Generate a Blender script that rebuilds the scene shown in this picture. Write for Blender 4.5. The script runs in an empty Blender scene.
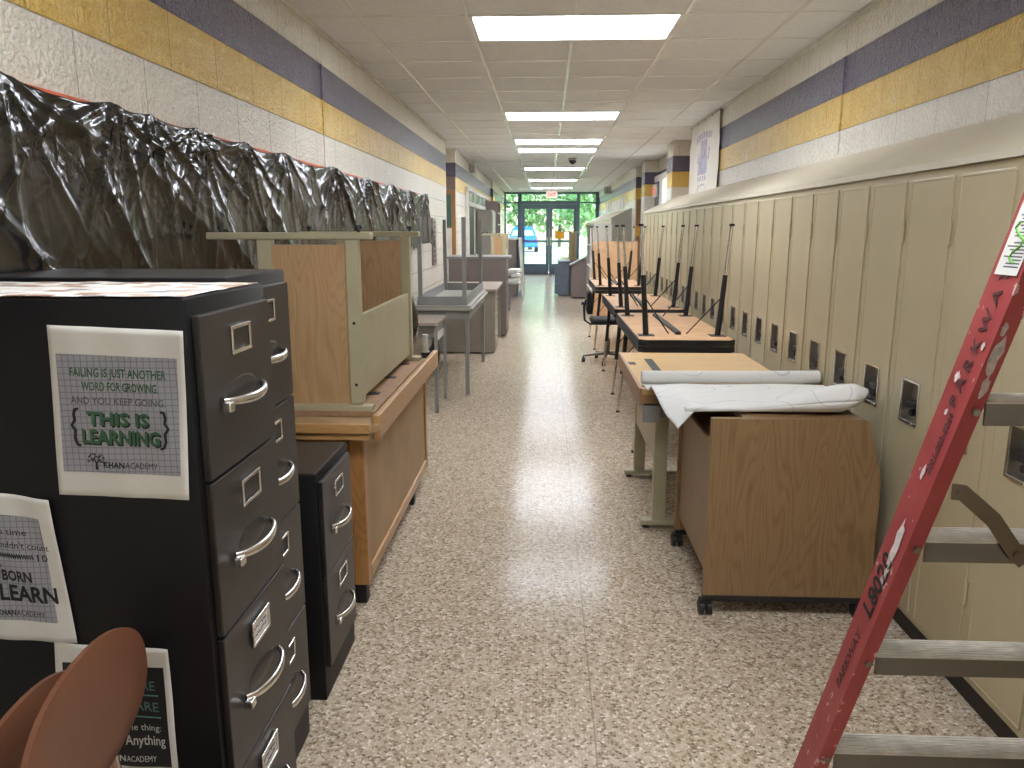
import bpy, bmesh, math, random
from mathutils import Vector, Matrix, noise
R = math.radians
random.seed(7)
scene = bpy.context.scene
COL = scene.collection

# ------------------------------------------------------------------ camera
cam_d = bpy.data.cameras.new('camera')
cam_d.sensor_width = 36.0
cam_d.lens = 27.14
cam_d.clip_start = 0.02
cam_d.clip_end = 300
cam = bpy.data.objects.new('camera', cam_d)
COL.objects.link(cam)
cam.location = (0, 0, 1.47)
cam.rotation_euler = (R(90 - 11.36), 0, R(2.475))
scene.camera = cam

# ------------------------------------------------------------------ world, sun, exposure
world = bpy.data.worlds.new('sky')
scene.world = world
world.use_nodes = True
wn = world.node_tree.nodes
wl = world.node_tree.links
wn.clear()
w_out = wn.new('ShaderNodeOutputWorld')
w_bg = wn.new('ShaderNodeBackground')
w_sky = wn.new('ShaderNodeTexSky')
w_sky.sky_type = 'NISHITA'
w_sky.sun_disc = False
w_sky.sun_elevation = R(48)
w_sky.sun_rotation = R(60)
w_sky.air_density = 1.2
w_sky.dust_density = 3.0
w_bg.inputs[1].default_value = 1.6
wl.new(w_sky.outputs[0], w_bg.inputs[0])
wl.new(w_bg.outputs[0], w_out.inputs[0])
sun_d = bpy.data.lights.new('sun', 'SUN')
sun_d.energy = 3.2
sun_d.angle = R(1)
sun = bpy.data.objects.new('sun', sun_d)
COL.objects.link(sun)
sun.rotation_euler = (R(35), R(28), 0)
vs = scene.view_settings
vs.view_transform = 'Standard'
vs.look = 'None'
vs.exposure = 1.05
vs.gamma = 1.0
vs.use_curve_mapping = False
LAMP = 13.0          # strength of the ceiling lamps

# ------------------------------------------------------------------ helpers: materials
def lin(c):
    return tuple((v / 255 / 12.92) if v / 255 <= .04045 else ((v / 255 + .055) / 1.055) ** 2.4 for v in c)

def hexc(c): return (*lin(c), 1.0)

class NT:
    def __init__(s, name):
        s.m = bpy.data.materials.new(name)
        s.m.use_nodes = True
        s.n = s.m.node_tree.nodes
        s.l = s.m.node_tree.links
        s.b = s.n['Principled BSDF']
        s.out = s.n['Material Output']
    def new(s, t, **kw):
        n = s.n.new(t)
        for k, v in kw.items(): setattr(n, k, v)
        return n
    def link(s, a, b): s.l.new(a, b)
    def math(s, op, a, b=None, c=None, clamp=False):
        n = s.new('ShaderNodeMath', operation=op, use_clamp=clamp)
        for i, v in enumerate((a, b, c)):
            if v is None: continue
            if isinstance(v, (int, float)): n.inputs[i].default_value = v
            else: s.link(v, n.inputs[i])
        return n.outputs[0]
    def mix(s, f, a, b, mode='MIX'):
        n = s.new('ShaderNodeMix', data_type='RGBA', blend_type=mode)
        for i, v in ((0, f), (6, a), (7, b)):
            if isinstance(v, (int, float)): n.inputs[i].default_value = v
            elif isinstance(v, tuple): n.inputs[i].default_value = v
            else: s.link(v, n.inputs[i])
        return n.outputs[2]
    def coord(s, scale=(1, 1, 1), loc=(0, 0, 0), rot=(0, 0, 0)):
        t = s.new('ShaderNodeTexCoord')
        m = s.new('ShaderNodeMapping')
        m.inputs['Scale'].default_value = scale
        m.inputs['Location'].default_value = loc
        m.inputs['Rotation'].default_value = rot
        s.link(t.outputs['Object'], m.inputs[0])
        return m.outputs[0]
    def ramp(s, fac, stops, interp='LINEAR'):
        r = s.new('ShaderNodeValToRGB')
        r.color_ramp.interpolation = interp
        e = r.color_ramp.elements
        while len(e) < len(stops): e.new(0.5)
        for i, (p, c) in enumerate(stops):
            e[i].position = p
            e[i].color = hexc(c)
        s.link(fac, r.inputs[0])
        return r.outputs[0]
    def noise(s, vec, scale, detail=3, rough=.5, dist=0):
        n = s.new('ShaderNodeTexNoise')
        n.inputs['Scale'].default_value = scale
        n.inputs['Detail'].default_value = detail
        n.inputs['Roughness'].default_value = rough
        n.inputs['Distortion'].default_value = dist
        s.link(vec, n.inputs['Vector'])
        return n.outputs[0]
    def bump(s, h, strength, dist=.002):
        b = s.new('ShaderNodeBump')
        b.inputs['Strength'].default_value = strength
        b.inputs['Distance'].default_value = dist
        s.link(h, b.inputs['Height'])
        s.link(b.outputs[0], s.b.inputs['Normal'])
    def set(s, **kw):
        names = dict(rough='Roughness', metal='Metallic', spec='Specular IOR Level', coat='Coat Weight', coat_rough='Coat Roughness')
        for k, v in kw.items():
            s.b.inputs[names[k]].default_value = v
        return s
    def base(s, v):
        if isinstance(v, tuple): s.b.inputs['Base Color'].default_value = v
        else: s.link(v, s.b.inputs['Base Color'])

def painted(name, c, rough=.45, metal=0, vary=.06, bump=0, spec=.5, scale=6):
    t = NT(name)
    n = t.noise(t.coord(), scale, 4, .6)
    hi = tuple(min(255, v * (1 + vary)) for v in c)
    lo = tuple(v * (1 - vary) for v in c)
    t.base(t.ramp(n, [(.3, lo), (.7, hi)]))
    t.set(rough=rough, metal=metal, spec=spec)
    if bump: t.bump(t.noise(t.coord(), 350, 2), bump, .001)
    return t.m

def oak(name, dark, mid, light, axis='Z', rough=.4, freq=1.0):
    t = NT(name)
    s = {'Z': (1, 1, .13), 'Y': (1, .13, 1), 'X': (.13, 1, 1)}[axis]
    fine = {'Z': (1, 1, .03), 'Y': (1, .03, 1), 'X': (.03, 1, 1)}[axis]
    w = t.noise(t.coord(s), 8 * freq, 2, .4, .4)
    bands = t.math('SINE', t.math('MULTIPLY', w, 130.0))
    bands = t.math('MULTIPLY_ADD', bands, .5, .5)
    bands = t.math('POWER', bands, 2.2)
    g = t.noise(t.coord(fine), 170 * freq, 3, .6)
    f = t.math('ADD', t.math('MULTIPLY', bands, .22), t.math('MULTIPLY', g, .68))
    t.base(t.ramp(f, [(.2, light), (.48, mid), (.95, dark)]))
    t.set(rough=rough)
    return t.m

def chrome(name, c=(190, 190, 188), rough=.18):
    t = NT(name)
    t.base(hexc(c))
    t.set(rough=rough, metal=1.0)
    t.link(t.math('MULTIPLY_ADD', t.noise(t.coord(), 20), .12, rough - .05), t.b.inputs['Roughness'])
    return t.m

def emitter(name, c, strength):
    t = NT(name)
    t.base(hexc(c))
    t.b.inputs['Emission Color'].default_value = hexc(c)
    t.b.inputs['Emission Strength'].default_value = strength
    return t.m

def glass(name, tint=(235, 245, 245)):
    t = NT(name)
    tr = t.new('ShaderNodeBsdfTransparent')
    tr.inputs[0].default_value = hexc(tint)
    gl = t.new('ShaderNodeBsdfGlossy')
    gl.inputs['Roughness'].default_value = .02
    fr = t.new('ShaderNodeFresnel')
    fr.inputs[0].default_value = 1.45
    mx = t.new('ShaderNodeMixShader')
    t.link(fr.outputs[0], mx.inputs[0])
    t.link(tr.outputs[0], mx.inputs[1])
    t.link(gl.outputs[0], mx.inputs[2])
    t.link(mx.outputs[0], t.out.inputs[0])
    return t.m

def wall_material():
    t = NT('painted_block')
    tc = t.new('ShaderNodeTexCoord')
    sx = t.new('ShaderNodeSeparateXYZ')
    t.link(tc.outputs['Object'], sx.inputs[0])
    u = t.math('ADD', t.math('ADD', sx.outputs[0], sx.outputs[1]), 0.0)
    z = sx.outputs[2]
    cb = t.new('ShaderNodeCombineXYZ')
    t.link(t.math('ADD', u, .09 + 1.36), cb.inputs[0])
    t.link(z, cb.inputs[1])
    br = t.new('ShaderNodeTexBrick')
    br.offset = .5
    br.inputs['Scale'].default_value = 1.0
    br.inputs['Brick Width'].default_value = .4
    br.inputs['Row Height'].default_value = .2032
    br.inputs['Mortar Size'].default_value = .0032
    br.inputs['Mortar Smooth'].default_value = .6
    t.link(cb.outputs[0], br.inputs['Vector'])
    wear = t.noise(t.coord((1, 2, 1.0)), 6, 5, .65)
    cream = t.ramp(wear, [(.3, (228, 220, 202)), (.7, (236, 229, 213))])
    yel = t.ramp(wear, [(.34, (222, 182, 86)), (.62, (230, 194, 100)), (.75, (230, 204, 130))])
    pur = t.ramp(wear, [(.34, (88, 80, 100)), (.62, (100, 92, 112)), (.78, (126, 118, 136))])
    y1 = t.math('MULTIPLY', t.math('GREATER_THAN', z, 2.032), t.math('LESS_THAN', z, 2.235))
    p1 = t.math('MULTIPLY', t.math('GREATER_THAN', z, 2.235), t.math('LESS_THAN', z, 2.438))
    c = t.mix(y1, cream, yel)
    c = t.mix(p1, c, pur)
    c = t.mix(t.math('MULTIPLY', br.outputs['Fac'], .42), c, hexc((90, 82, 70)))
    t.base(c)
    t.set(rough=.24, spec=.6)
    peel = t.noise(t.coord(), 58, 2, .55)
    peel2 = t.noise(t.coord(), 26, 2, .5)
    h = t.math('SUBTRACT', t.math('ADD', t.math('MULTIPLY', peel, .75), t.math('MULTIPLY', peel2, .3)), t.math('MULTIPLY', br.outputs['Fac'], 1.2))
    b = t.new('ShaderNodeBump')
    b.inputs['Strength'].default_value = 1.0
    b.inputs['Distance'].default_value = .03
    t.link(h, b.inputs['Height'])
    t.link(b.outputs[0], t.b.inputs['Normal'])
    t.link(b.outputs[0], t.b.inputs['Coat Normal'])
    t.set(coat=.35, coat_rough=.15)
    return t.m

def terrazzo():
    t = NT('terrazzo')
    co = t.coord()
    wob = t.new('ShaderNodeMix', data_type='VECTOR')
    def chips(scale, rnd=1.0):
        v = t.new('ShaderNodeTexVoronoi', voronoi_dimensions='2D')
        v.inputs['Scale'].default_value = scale
        v.inputs['Randomness'].default_value = rnd
        t.link(co, v.inputs['Vector'])
        e = t.new('ShaderNodeTexVoronoi', voronoi_dimensions='2D', feature='DISTANCE_TO_EDGE')
        e.inputs['Scale'].default_value = scale
        e.inputs['Randomness'].default_value = rnd
        t.link(co, e.inputs['Vector'])
        sp = t.new('ShaderNodeSeparateColor')
        t.link(v.outputs['Color'], sp.inputs[0])
        return sp.outputs[0], sp.outputs[1], e.outputs['Distance']
    r1, r2, d1 = chips(98)
    pal = t.ramp(r1, [(0, (54, 48, 44)), (.08, (108, 88, 72)), (.17, (144, 126, 106)), (.34, (174, 158, 138)),
                      (.56, (188, 174, 155)), (.76, (200, 189, 173)), (.91, (226, 219, 207))], 'CONSTANT')
    q1, q2, d2 = chips(170)
    pal2 = t.ramp(q1, [(0, (94, 84, 74)), (.12, (156, 140, 122)), (.45, (180, 166, 148)), (.8, (196, 184, 167))], 'CONSTANT')
    m = t.math('GREATER_THAN', d1, .085)
    c = t.mix(m, pal2, pal)
    big = t.noise(co, .9, 3)
    c = t.mix(t.math('MULTIPLY', big, .14), c, hexc((150, 130, 104)))
    sx = t.new('ShaderNodeSeparateXYZ')
    t.link(co, sx.inputs[0])
    def line(o, off, w):
        f = t.math('ABSOLUTE', t.math('SUBTRACT', t.math('FRACT', t.math('DIVIDE', t.math('SUBTRACT', o, off - .61), 1.22)), .5))
        return t.math('LESS_THAN', f, w)
    jx = line(sx.outputs[0], .157, .0022)
    jy = line(sx.outputs[1], 2.44, .0014)
    c = t.mix(t.math('MULTIPLY', jy, .4), c, hexc((120, 108, 92)))
    c = t.mix(t.math('MULTIPLY', jx, .75), c, hexc((112, 104, 96)))
    c = t.mix(.26, c, hexc((194, 174, 142)))
    t.base(c)
    t.set(spec=.05)
    t.link(t.math('MULTIPLY_ADD', t.noise(co, 3, 4), .07, .13), t.b.inputs['Roughness'])
    return t.m

M = {}
M['wall'] = wall_material()
M['terrazzo'] = terrazzo()
M['tile'] = painted('ceiling_tile', (229, 231, 234), .9, vary=.02, bump=.25, scale=30)
M['grid'] = painted('ceiling_grid_white', (245, 245, 244), .25, vary=.005)
M['lamp'] = emitter('lamp_diffuser', (240, 245, 255), LAMP)
M['white_metal'] = painted('white_metal', (222, 222, 216), .4)
M['locker'] = painted('locker_beige', (178, 165, 133), .32, vary=.03, bump=.02, scale=2.5)
M['locker_top'] = painted('lit_locker_cover', (204, 195, 172), .4, vary=.03, scale=2)  # lighter copy of the locker beige; lamp sheen on the slope painted in
M['locker_dark'] = painted('locker_recess', (98, 92, 80), .4)
M['kick'] = painted('black_base', (34, 31, 30), .5)
M['black_metal'] = painted('black_enamel', (40, 37, 34), .36, vary=.12, bump=.03, scale=9)
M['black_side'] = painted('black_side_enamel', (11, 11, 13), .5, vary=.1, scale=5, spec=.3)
M['chrome'] = chrome('chrome', (226, 224, 220), .24)
M['alu'] = painted('worn_aluminium', (206, 201, 192), .45, metal=.35, vary=.08, scale=20)
M['lip'] = chrome('shaded_aluminium_lip', (128, 124, 116), .45)  # darker aluminium for the step fronts, their shade put into the colour
M['dull_steel'] = chrome('dull_steel', (132, 126, 116), .4)
def plastic_mat():
    t = NT('black_plastic')
    n = t.noise(t.coord(), 3, 3)
    t.base(t.ramp(n, [(.3, (17, 16, 15)), (.7, (26, 25, 23))]))
    t.set(rough=.17, spec=.8)
    w = t.noise(t.coord(), 9, 2, .5)
    mv = t.new('ShaderNodeMix', data_type='VECTOR')
    mv.inputs[0].default_value = .12
    tn = t.new('ShaderNodeTexNoise')
    tn.inputs['Scale'].default_value = 7
    co = t.coord((1, 1, .6))
    t.link(co, tn.inputs['Vector'])
    t.link(co, mv.inputs[4]); t.link(tn.outputs['Color'], mv.inputs[5])
    v = t.new('ShaderNodeTexVoronoi', feature='DISTANCE_TO_EDGE')
    v.inputs['Scale'].default_value = 16
    t.link(mv.outputs[1], v.inputs['Vector'])
    f = t.math('MINIMUM', v.outputs['Distance'], .25)
    mask = t.math('MULTIPLY_ADD', t.noise(t.coord((1, 1, 1.6)), 3.2, 2, .6), 5.0, -2.45, clamp=True)
    crk = t.math('MULTIPLY', t.math('ADD', t.math('MULTIPLY', f, -1.0), t.math('MULTIPLY', t.noise(co, 34, 2), .3)), mask)
    streak = t.noise(t.coord((1, 1, .12), rot=(R(18), 0, 0)), 26, 2, .5)
    t.bump(t.math('ADD', crk, t.math('MULTIPLY', streak, .12)), .55, .03)
    return t.m
M['plastic'] = plastic_mat()
M['brace_steel'] = chrome('brace_steel', (128, 118, 104), .45)
M['pocket_steel'] = chrome('pocket_steel', (176, 172, 164), .3)
M['orange'] = painted('orange_trim', (206, 92, 44), .5)
M['cork'] = painted('tan_board', (150, 120, 84), .8)
M['oak_panel'] = oak('oak_laminate', (142, 110, 74), (174, 140, 100), (184, 152, 112), 'Z')
M['oak_dark'] = oak('walnut_laminate', (88, 66, 43), (132, 103, 69), (142, 115, 80), 'Z')
M['oak_top'] = oak('light_oak_top', (168, 132, 82), (196, 160, 106), (206, 172, 120), 'X', .35)
M['oak_edge'] = oak('oak_edge', (120, 86, 56), (150, 112, 78), (164, 126, 92), 'Y')
M['honey_y'] = oak('honey_wood_long', (140, 100, 58), (174, 132, 84), (186, 145, 96), 'Y', .35)
M['honey_x'] = oak('honey_wood_cross', (146, 106, 60), (180, 138, 86), (192, 150, 98), 'X', .35)
M['honey_z'] = oak('honey_wood_upright', (124, 82, 44), (160, 114, 66), (172, 127, 78), 'Z', .35)
M['ply'] = painted('plain_ply_panel', (164, 136, 100), .55, vary=.08, scale=3)
M['grey_brown_top'] = painted('grey_brown_laminate', (158, 144, 130), .45, vary=.03)
M['particle'] = painted('brown_board', (150, 118, 88), .7, vary=.07, scale=30)
M['table_under'] = painted('table_underside', (192, 152, 112), .6, vary=.06, scale=12)
M['beige'] = painted('beige_enamel', (168, 160, 130), .4, vary=.03)
M['grey_beige'] = painted('grey_beige_enamel', (142, 134, 120), .4, vary=.03)
M['grey'] = painted('grey_enamel', (132, 132, 130), .4, vary=.04)
M['grey_cab'] = painted('pale_grey_enamel', (158, 156, 146), .4, vary=.03)
M['mauve'] = painted('mauve_brown_laminate', (122, 110, 106), .45, vary=.04)
M['slate'] = painted('slate_laminate', (98, 108, 120), .45, vary=.04)
M['black'] = painted('black_rubber', (24, 24, 25), .5)
M['black_fabric'] = painted('black_fabric', (30, 31, 34), .85)
M['brown_shell'] = painted('brown_moulded_plastic', (104, 66, 46), .36, vary=.04, bump=.05, scale=3)
M['paper'] = painted('white_paper', (216, 214, 206), .75, vary=.015)
M['card'] = painted('cream_card', (206, 200, 186), .7)
M['ink'] = painted('black_ink', (22, 24, 24), .7)
M['white_stain'] = painted('white_paint_stain', (206, 196, 190), .6, vary=.1, scale=60)
M['grey_stain'] = painted('grey_paint_stain', (170, 160, 154), .6, vary=.15, scale=60)
M['faded_ink'] = painted('faded_black_ink', (74, 40, 40), .7, vary=.3, scale=80)
M['green_ink'] = painted('green_ink', (58, 98, 68), .7)
M['teal_ink'] = painted('teal_ink', (88, 124, 122), .7)
M['grey_ink'] = painted('grey_ink', (88, 88, 96), .7)
M['white_ink'] = painted('white_ink', (206, 206, 200), .7)
M['blue_ink'] = painted('blue_ink', (64, 70, 100), .7)
M['purple_print'] = painted('purple_print', (158, 152, 166), .8, vary=.12, scale=14)
M['cloth'] = painted('white_cloth', (206, 200, 188), .85, vary=.02)
M['red_sign'] = painted('red_sign', (176, 52, 46), .5)
M['yellow_paper'] = painted('yellow_paper', (228, 164, 30), .6)
M['door_frame'] = painted('hazed_blue_grey_frame', (84, 98, 118), .4)  # blue-grey lightened so the frame colour carries the haze of the far end
M['dark_door'] = painted('dark_grey_door', (70, 78, 80), .45)
M['white_trim'] = painted('white_trim', (214, 210, 200), .45)
M['green_glass'] = painted('green_tinted_panel', (120, 150, 138), .2)
M['green_panel'] = painted('green_panel', (62, 94, 86), .4)
M['wood_door'] = oak('wood_door', (112, 76, 42), (150, 108, 66), (162, 120, 76), 'Z')
M['glass'] = glass('clear_glass')
M['blue_glass'] = painted('pale_car_glass', (150, 196, 220), .1)
M['blue_car'] = painted('blue_car_paint', (30, 92, 190), .3)
M['grass'] = painted('grass', (64, 98, 40), .9, vary=.2, scale=3)
M['asphalt'] = painted('pale_pavement', (190, 186, 176), .9)
M['leaf'] = painted('leaves', (116, 144, 88), .6, vary=.3, scale=1.5)
M['bark'] = painted('bark', (90, 76, 62), .9)
M['lit'] = emitter('lit_window', (255, 252, 244), 1.6)
M['dome'] = painted('smoked_dome', (46, 48, 54), .15)

def grid_paper():
    t = NT('graph_paper')
    sx = t.new('ShaderNodeSeparateXYZ')
    t.link(t.coord(), sx.inputs[0])
    fs = []
    for o in (0, 2):
        f = t.math('ABSOLUTE', t.math('SUBTRACT', t.math('FRACT', t.math('MULTIPLY', sx.outputs[o], 92)), .5))
        fs.append(t.math('GREATER_THAN', f, .43))
    t.base(t.mix(t.math('MAXIMUM', fs[0], fs[1]), hexc((158, 158, 164)), hexc((122, 124, 136))))
    t.set(rough=.75)
    return t.m
M['graph'] = grid_paper()

def brick_print():
    t = NT('printed_sheet')
    sx = t.new('ShaderNodeSeparateXYZ')
    t.link(t.coord(), sx.inputs[0])
    cb = t.new('ShaderNodeCombineXYZ')
    t.link(sx.outputs[0], cb.inputs[0])
    t.link(sx.outputs[1], cb.inputs[1])
    br = t.new('ShaderNodeTexBrick')
    br.inputs['Scale'].default_value = 1
    br.inputs['Brick Width'].default_value = .045
    br.inputs['Row Height'].default_value = .03
    br.inputs['Mortar Size'].default_value = .0012
    br.inputs['Color1'].default_value = (0, 0, 0, 1)
    br.inputs['Color2'].default_value = (1, 1, 1, 1)
    t.link(cb.outputs[0], br.inputs['Vector'])
    c = t.ramp(br.outputs['Color'], [(0, (166, 132, 104)), (.14, (196, 172, 148)), (.27, (146, 142, 142)), (.38, (232, 229, 222)), (.78, (216, 210, 202))], 'CONSTANT')
    c = t.mix(br.outputs['Fac'], c, hexc((228, 226, 220)))
    t.base(c)
    t.set(rough=.6)
    return t.m
M['print_sheet'] = brick_print()

def blueprint():
    t = NT('drawing_sheet_paper')
    sx = t.new('ShaderNodeSeparateXYZ')
    n = t.noise(t.coord(), 2.2, 1)
    f = t.math('ABSOLUTE', t.math('SUBTRACT', t.math('FRACT', t.math('MULTIPLY', n, 9)), .5))
    l1 = t.math('LESS_THAN', f, .018)
    t.base(t.mix(t.math('MULTIPLY', l1, .4), hexc((222, 221, 216)), hexc((130, 132, 146))))
    t.set(rough=.7)
    return t.m
M['drawing'] = blueprint()

def worn_red():
    t = NT('worn_red_fibreglass')
    n = t.noise(t.coord((1, 1, .6)), 42, 4, .65)
    n2 = t.noise(t.coord(), 7, 3, .6)
    c = t.ramp(n2, [(.3, (144, 54, 55)), (.7, (162, 70, 69))])
    spl = t.math('GREATER_THAN', t.math('MULTIPLY', n, t.math('ADD', n2, .5)), .66)
    c = t.mix(t.math('MULTIPLY', spl, .7), c, hexc((214, 190, 182)))
    t.base(c)
    t.set(rough=.5)
    return t.m
M['red_ladder'] = worn_red()

# ------------------------------------------------------------------ helpers: geometry
class MB:
    def __init__(s): s.bm = bmesh.new()
    def box(s, a, b, bevel=0, mat=None):
        a, b = Vector(a), Vector(b)
        r = bmesh.ops.create_cube(s.bm, size=1)
        vs_ = r['verts']
        m = Matrix.Translation((a + b) / 2) @ Matrix.Diagonal((*[max(abs(v), 1e-5) for v in (b - a)], 1))
        bmesh.ops.transform(s.bm, matrix=m, verts=vs_)
        if mat is not None: bmesh.ops.transform(s.bm, matrix=mat, verts=vs_)
        if bevel:
            es = list({e for v in vs_ for e in v.link_edges})
            bmesh.ops.bevel(s.bm, geom=es, offset=bevel, segments=2, profile=.5, affect='EDGES')
        return s
    def obox(s, c, size, rot, bevel=0):
        m = Matrix.Translation(c) @ rot.to_4x4()
        h = Vector(size) / 2
        return s.box(-h, h, bevel, m) if not bevel else s._obev(m, h, bevel)
    def _obev(s, m, h, bevel):
        b2 = MB(); b2.box(-h, h, bevel)
        bmesh.ops.transform(b2.bm, matrix=m, verts=b2.bm.verts[:])
        me = bpy.data.meshes.new('tmp'); b2.bm.to_mesh(me); b2.bm.free()
        s.bm.from_mesh(me); bpy.data.meshes.remove(me)
        return s
    def cyl(s, p0, p1, r0, r1=None, seg=16, caps=True):
        p0, p1 = Vector(p0), Vector(p1)
        r1 = r0 if r1 is None else r1
        d = p1 - p0
        q = d.to_track_quat('Z', 'Y')
        res = bmesh.ops.create_cone(s.bm, cap_ends=caps, segments=seg, radius1=r0, radius2=r1, depth=d.length)
        bmesh.ops.transform(s.bm, matrix=Matrix.Translation((p0 + p1) / 2) @ q.to_matrix().to_4x4(), verts=res['verts'])
        return s
    def sphere(s, c, r, seg=16, scale=(1, 1, 1)):
        res = bmesh.ops.create_uvsphere(s.bm, u_segments=seg, v_segments=max(6, seg // 2), radius=r)
        bmesh.ops.transform(s.bm, matrix=Matrix.Translation(c) @ Matrix.Diagonal((*scale, 1)), verts=res['verts'])
        return s
    def tube(s, pts, r, seg=8, flat=1.0):
        pts = [Vector(p) for p in pts]
        rings = []
        up = None
        for i, p in enumerate(pts):
            d = (pts[min(i + 1, len(pts) - 1)] - pts[max(i - 1, 0)]).normalized()
            if up is None:
                up = Vector((0, 0, 1)) if abs(d.z) < .9 else Vector((0, 1, 0))
            x = d.cross(up).normalized()
            y = x.cross(d).normalized()
            up = y
            rr = r[i] if isinstance(r, (list, tuple)) else r
            rings.append([s.bm.verts.new(p + x * rr * math.cos(2 * math.pi * k / seg) + y * rr * flat * math.sin(2 * math.pi * k / seg)) for k in range(seg)])
        for a, b in zip(rings, rings[1:]):
            for k in range(seg):
                s.bm.faces.new((a[k], a[(k + 1) % seg], b[(k + 1) % seg], b[k]))
        s.bm.faces.new(rings[0][::-1])
        s.bm.faces.new(rings[-1])
        return s
    def prism(s, poly, axis, a, b):
        """poly: 2D points in the two other axes (x->(y,z), y->(x,z), z->(x,y))"""
        def P(p, t):
            return {'x': (t, p[0], p[1]), 'y': (p[0], t, p[1]), 'z': (p[0], p[1], t)}[axis]
        A = [s.bm.verts.new(P(p, a)) for p in poly]
        B = [s.bm.verts.new(P(p, b)) for p in poly]
        s.bm.faces.new(A); s.bm.faces.new(B[::-1])
        n = len(poly)
        for i in range(n):
            s.bm.faces.new((A[i], B[i], B[(i + 1) % n], A[(i + 1) % n]))
        return s
    def quad(s, *pts):
        s.bm.faces.new([s.bm.verts.new(p) for p in pts]); return s
    def grid(s, f, nu, nv):
        V = [[s.bm.verts.new(f(i / nu, j / nv)) for j in range(nv + 1)] for i in range(nu + 1)]
        for i in range(nu):
            for j in range(nv):
                s.bm.faces.new((V[i][j], V[i + 1][j], V[i + 1][j + 1], V[i][j + 1]))
        return s
    def move(s, m):
        bmesh.ops.transform(s.bm, matrix=m, verts=s.bm.verts[:]); return s
    def build(s, name, mat, parent=None, smooth=None, thick=0, loc=None, recalc=True):
        if recalc: bmesh.ops.recalc_face_normals(s.bm, faces=s.bm.faces[:])
        me = bpy.data.meshes.new(name)
        s.bm.to_mesh(me); s.bm.free()
        if isinstance(mat, str): mat = M[mat]
        me.materials.append(mat)
        if smooth is not None:
            me.polygons.foreach_set('use_smooth', [True] * len(me.polygons))
            if smooth < 180:
                me.set_sharp_from_angle(angle=R(smooth))
        o = bpy.data.objects.new(name, me)
        COL.objects.link(o)
        if parent is not None: o.parent = parent
        if loc is not None: o.location = loc
        if thick:
            md = o.modifiers.new('thickness', 'SOLIDIFY'); md.thickness = thick; md.offset = 0
        return o

def tag(o, label, cat, group=None, kind=None):
    o['label'] = label
    o['category'] = cat
    if group: o['group'] = group
    if kind: o['kind'] = kind
    return o

def thing(name, label, cat, loc=(0, 0, 0), rz=0, group=None):
    o = bpy.data.objects.new(name, None)
    COL.objects.link(o)
    o.empty_display_size = .1
    o.location = loc
    o.rotation_euler = (0, 0, rz)
    return tag(o, label, cat, group)

def struct(name, mb, mat, parent=None, **kw):
    o = mb.build(name, mat, parent, **kw)
    if parent is None: o['kind'] = 'structure'
    return o

def dup(root, loc, rot=None, label=None, group=None):
    def cp(o, par):
        c = o.copy(); COL.objects.link(c)
        if par is not None: c.parent = par
        for ch in o.children: cp(ch, c)
        return c
    r = cp(root, None)
    r.location = loc
    if rot is not None: r.rotation_euler = rot
    if label: r['label'] = label
    if group: r['group'] = group
    return r

def text(s, size, mat, parent, origin, xd, yd, name='lettering', bold=0.0, sx=1.0, sy=1.0, depth=.0004, align='LEFT', shear=0.0):
    cu = bpy.data.curves.new('txt', 'FONT')
    cu.body = s; cu.size = size; cu.offset = bold; cu.extrude = depth; cu.align_x = align; cu.shear = shear
    cu.resolution_u = 2
    ob = bpy.data.objects.new('txt', cu)
    COL.objects.link(ob)
    dg = bpy.context.evaluated_depsgraph_get()
    me = bpy.data.meshes.new_from_object(ob.evaluated_get(dg))
    bpy.data.objects.remove(ob); bpy.data.curves.remove(cu)
    xd, yd = Vector(xd).normalized(), Vector(yd).normalized()
    zd = xd.cross(yd)
    m = Matrix(((xd.x * sx, yd.x * sy, zd.x, origin[0]), (xd.y * sx, yd.y * sy, zd.y, origin[1]), (xd.z * sx, yd.z * sy, zd.z, origin[2]), (0, 0, 0, 1)))
    me.transform(m)
    me.materials.clear(); me.materials.append(M[mat] if isinstance(mat, str) else mat)
    me.name = name
    o = bpy.data.objects.new(name, me)
    COL.objects.link(o)
    if parent is not None: o.parent = parent
    return o

# ------------------------------------------------------------------ the setting
XL, XR, ZC, YF = -1.36, 1.71, 2.642, 25.8
Y0 = -2.6
struct('floor', MB().box((-2.3, Y0 - .2, -.12), (2.6, YF + .1, 0)), 'terrazzo')
struct('wall_left', MB().box((XL - .3, Y0, 0), (XL, 10.75, ZC)), 'wall')
struct('wall_left', MB().box((XL - .6, 10.75, 0), (XL - .3, 11.9, ZC)), 'wall')
struct('wall_left', MB().box((XL - .6, 11.9, 0), (XL, YF, ZC)).box((XL, 19.4, 0), (XL + .06, 19.9, ZC)), 'wall')
struct('wall_right', MB().box((XR, Y0, 0), (XR + .3, 9.6, ZC)), 'wall')
struct('wall_right', MB().box((XR + .24, 9.6, 0), (XR + .6, 15.3, ZC)), 'wall')
struct('wall_right', MB().box((XR, 10.95, 0), (XR + .24, 11.45, ZC)), 'wall')
struct('wall_right', MB().box((XR, 14.0, 0), (XR + .24, 14.4, ZC)), 'wall')
struct('wall_right', MB().box((XR, 15.3, 0), (XR + .6, YF, ZC)), 'wall')
struct('wall_back', MB().box((XL - .3, Y0 - .2, 0), (XR + .3, Y0, ZC)), 'wall')
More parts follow.
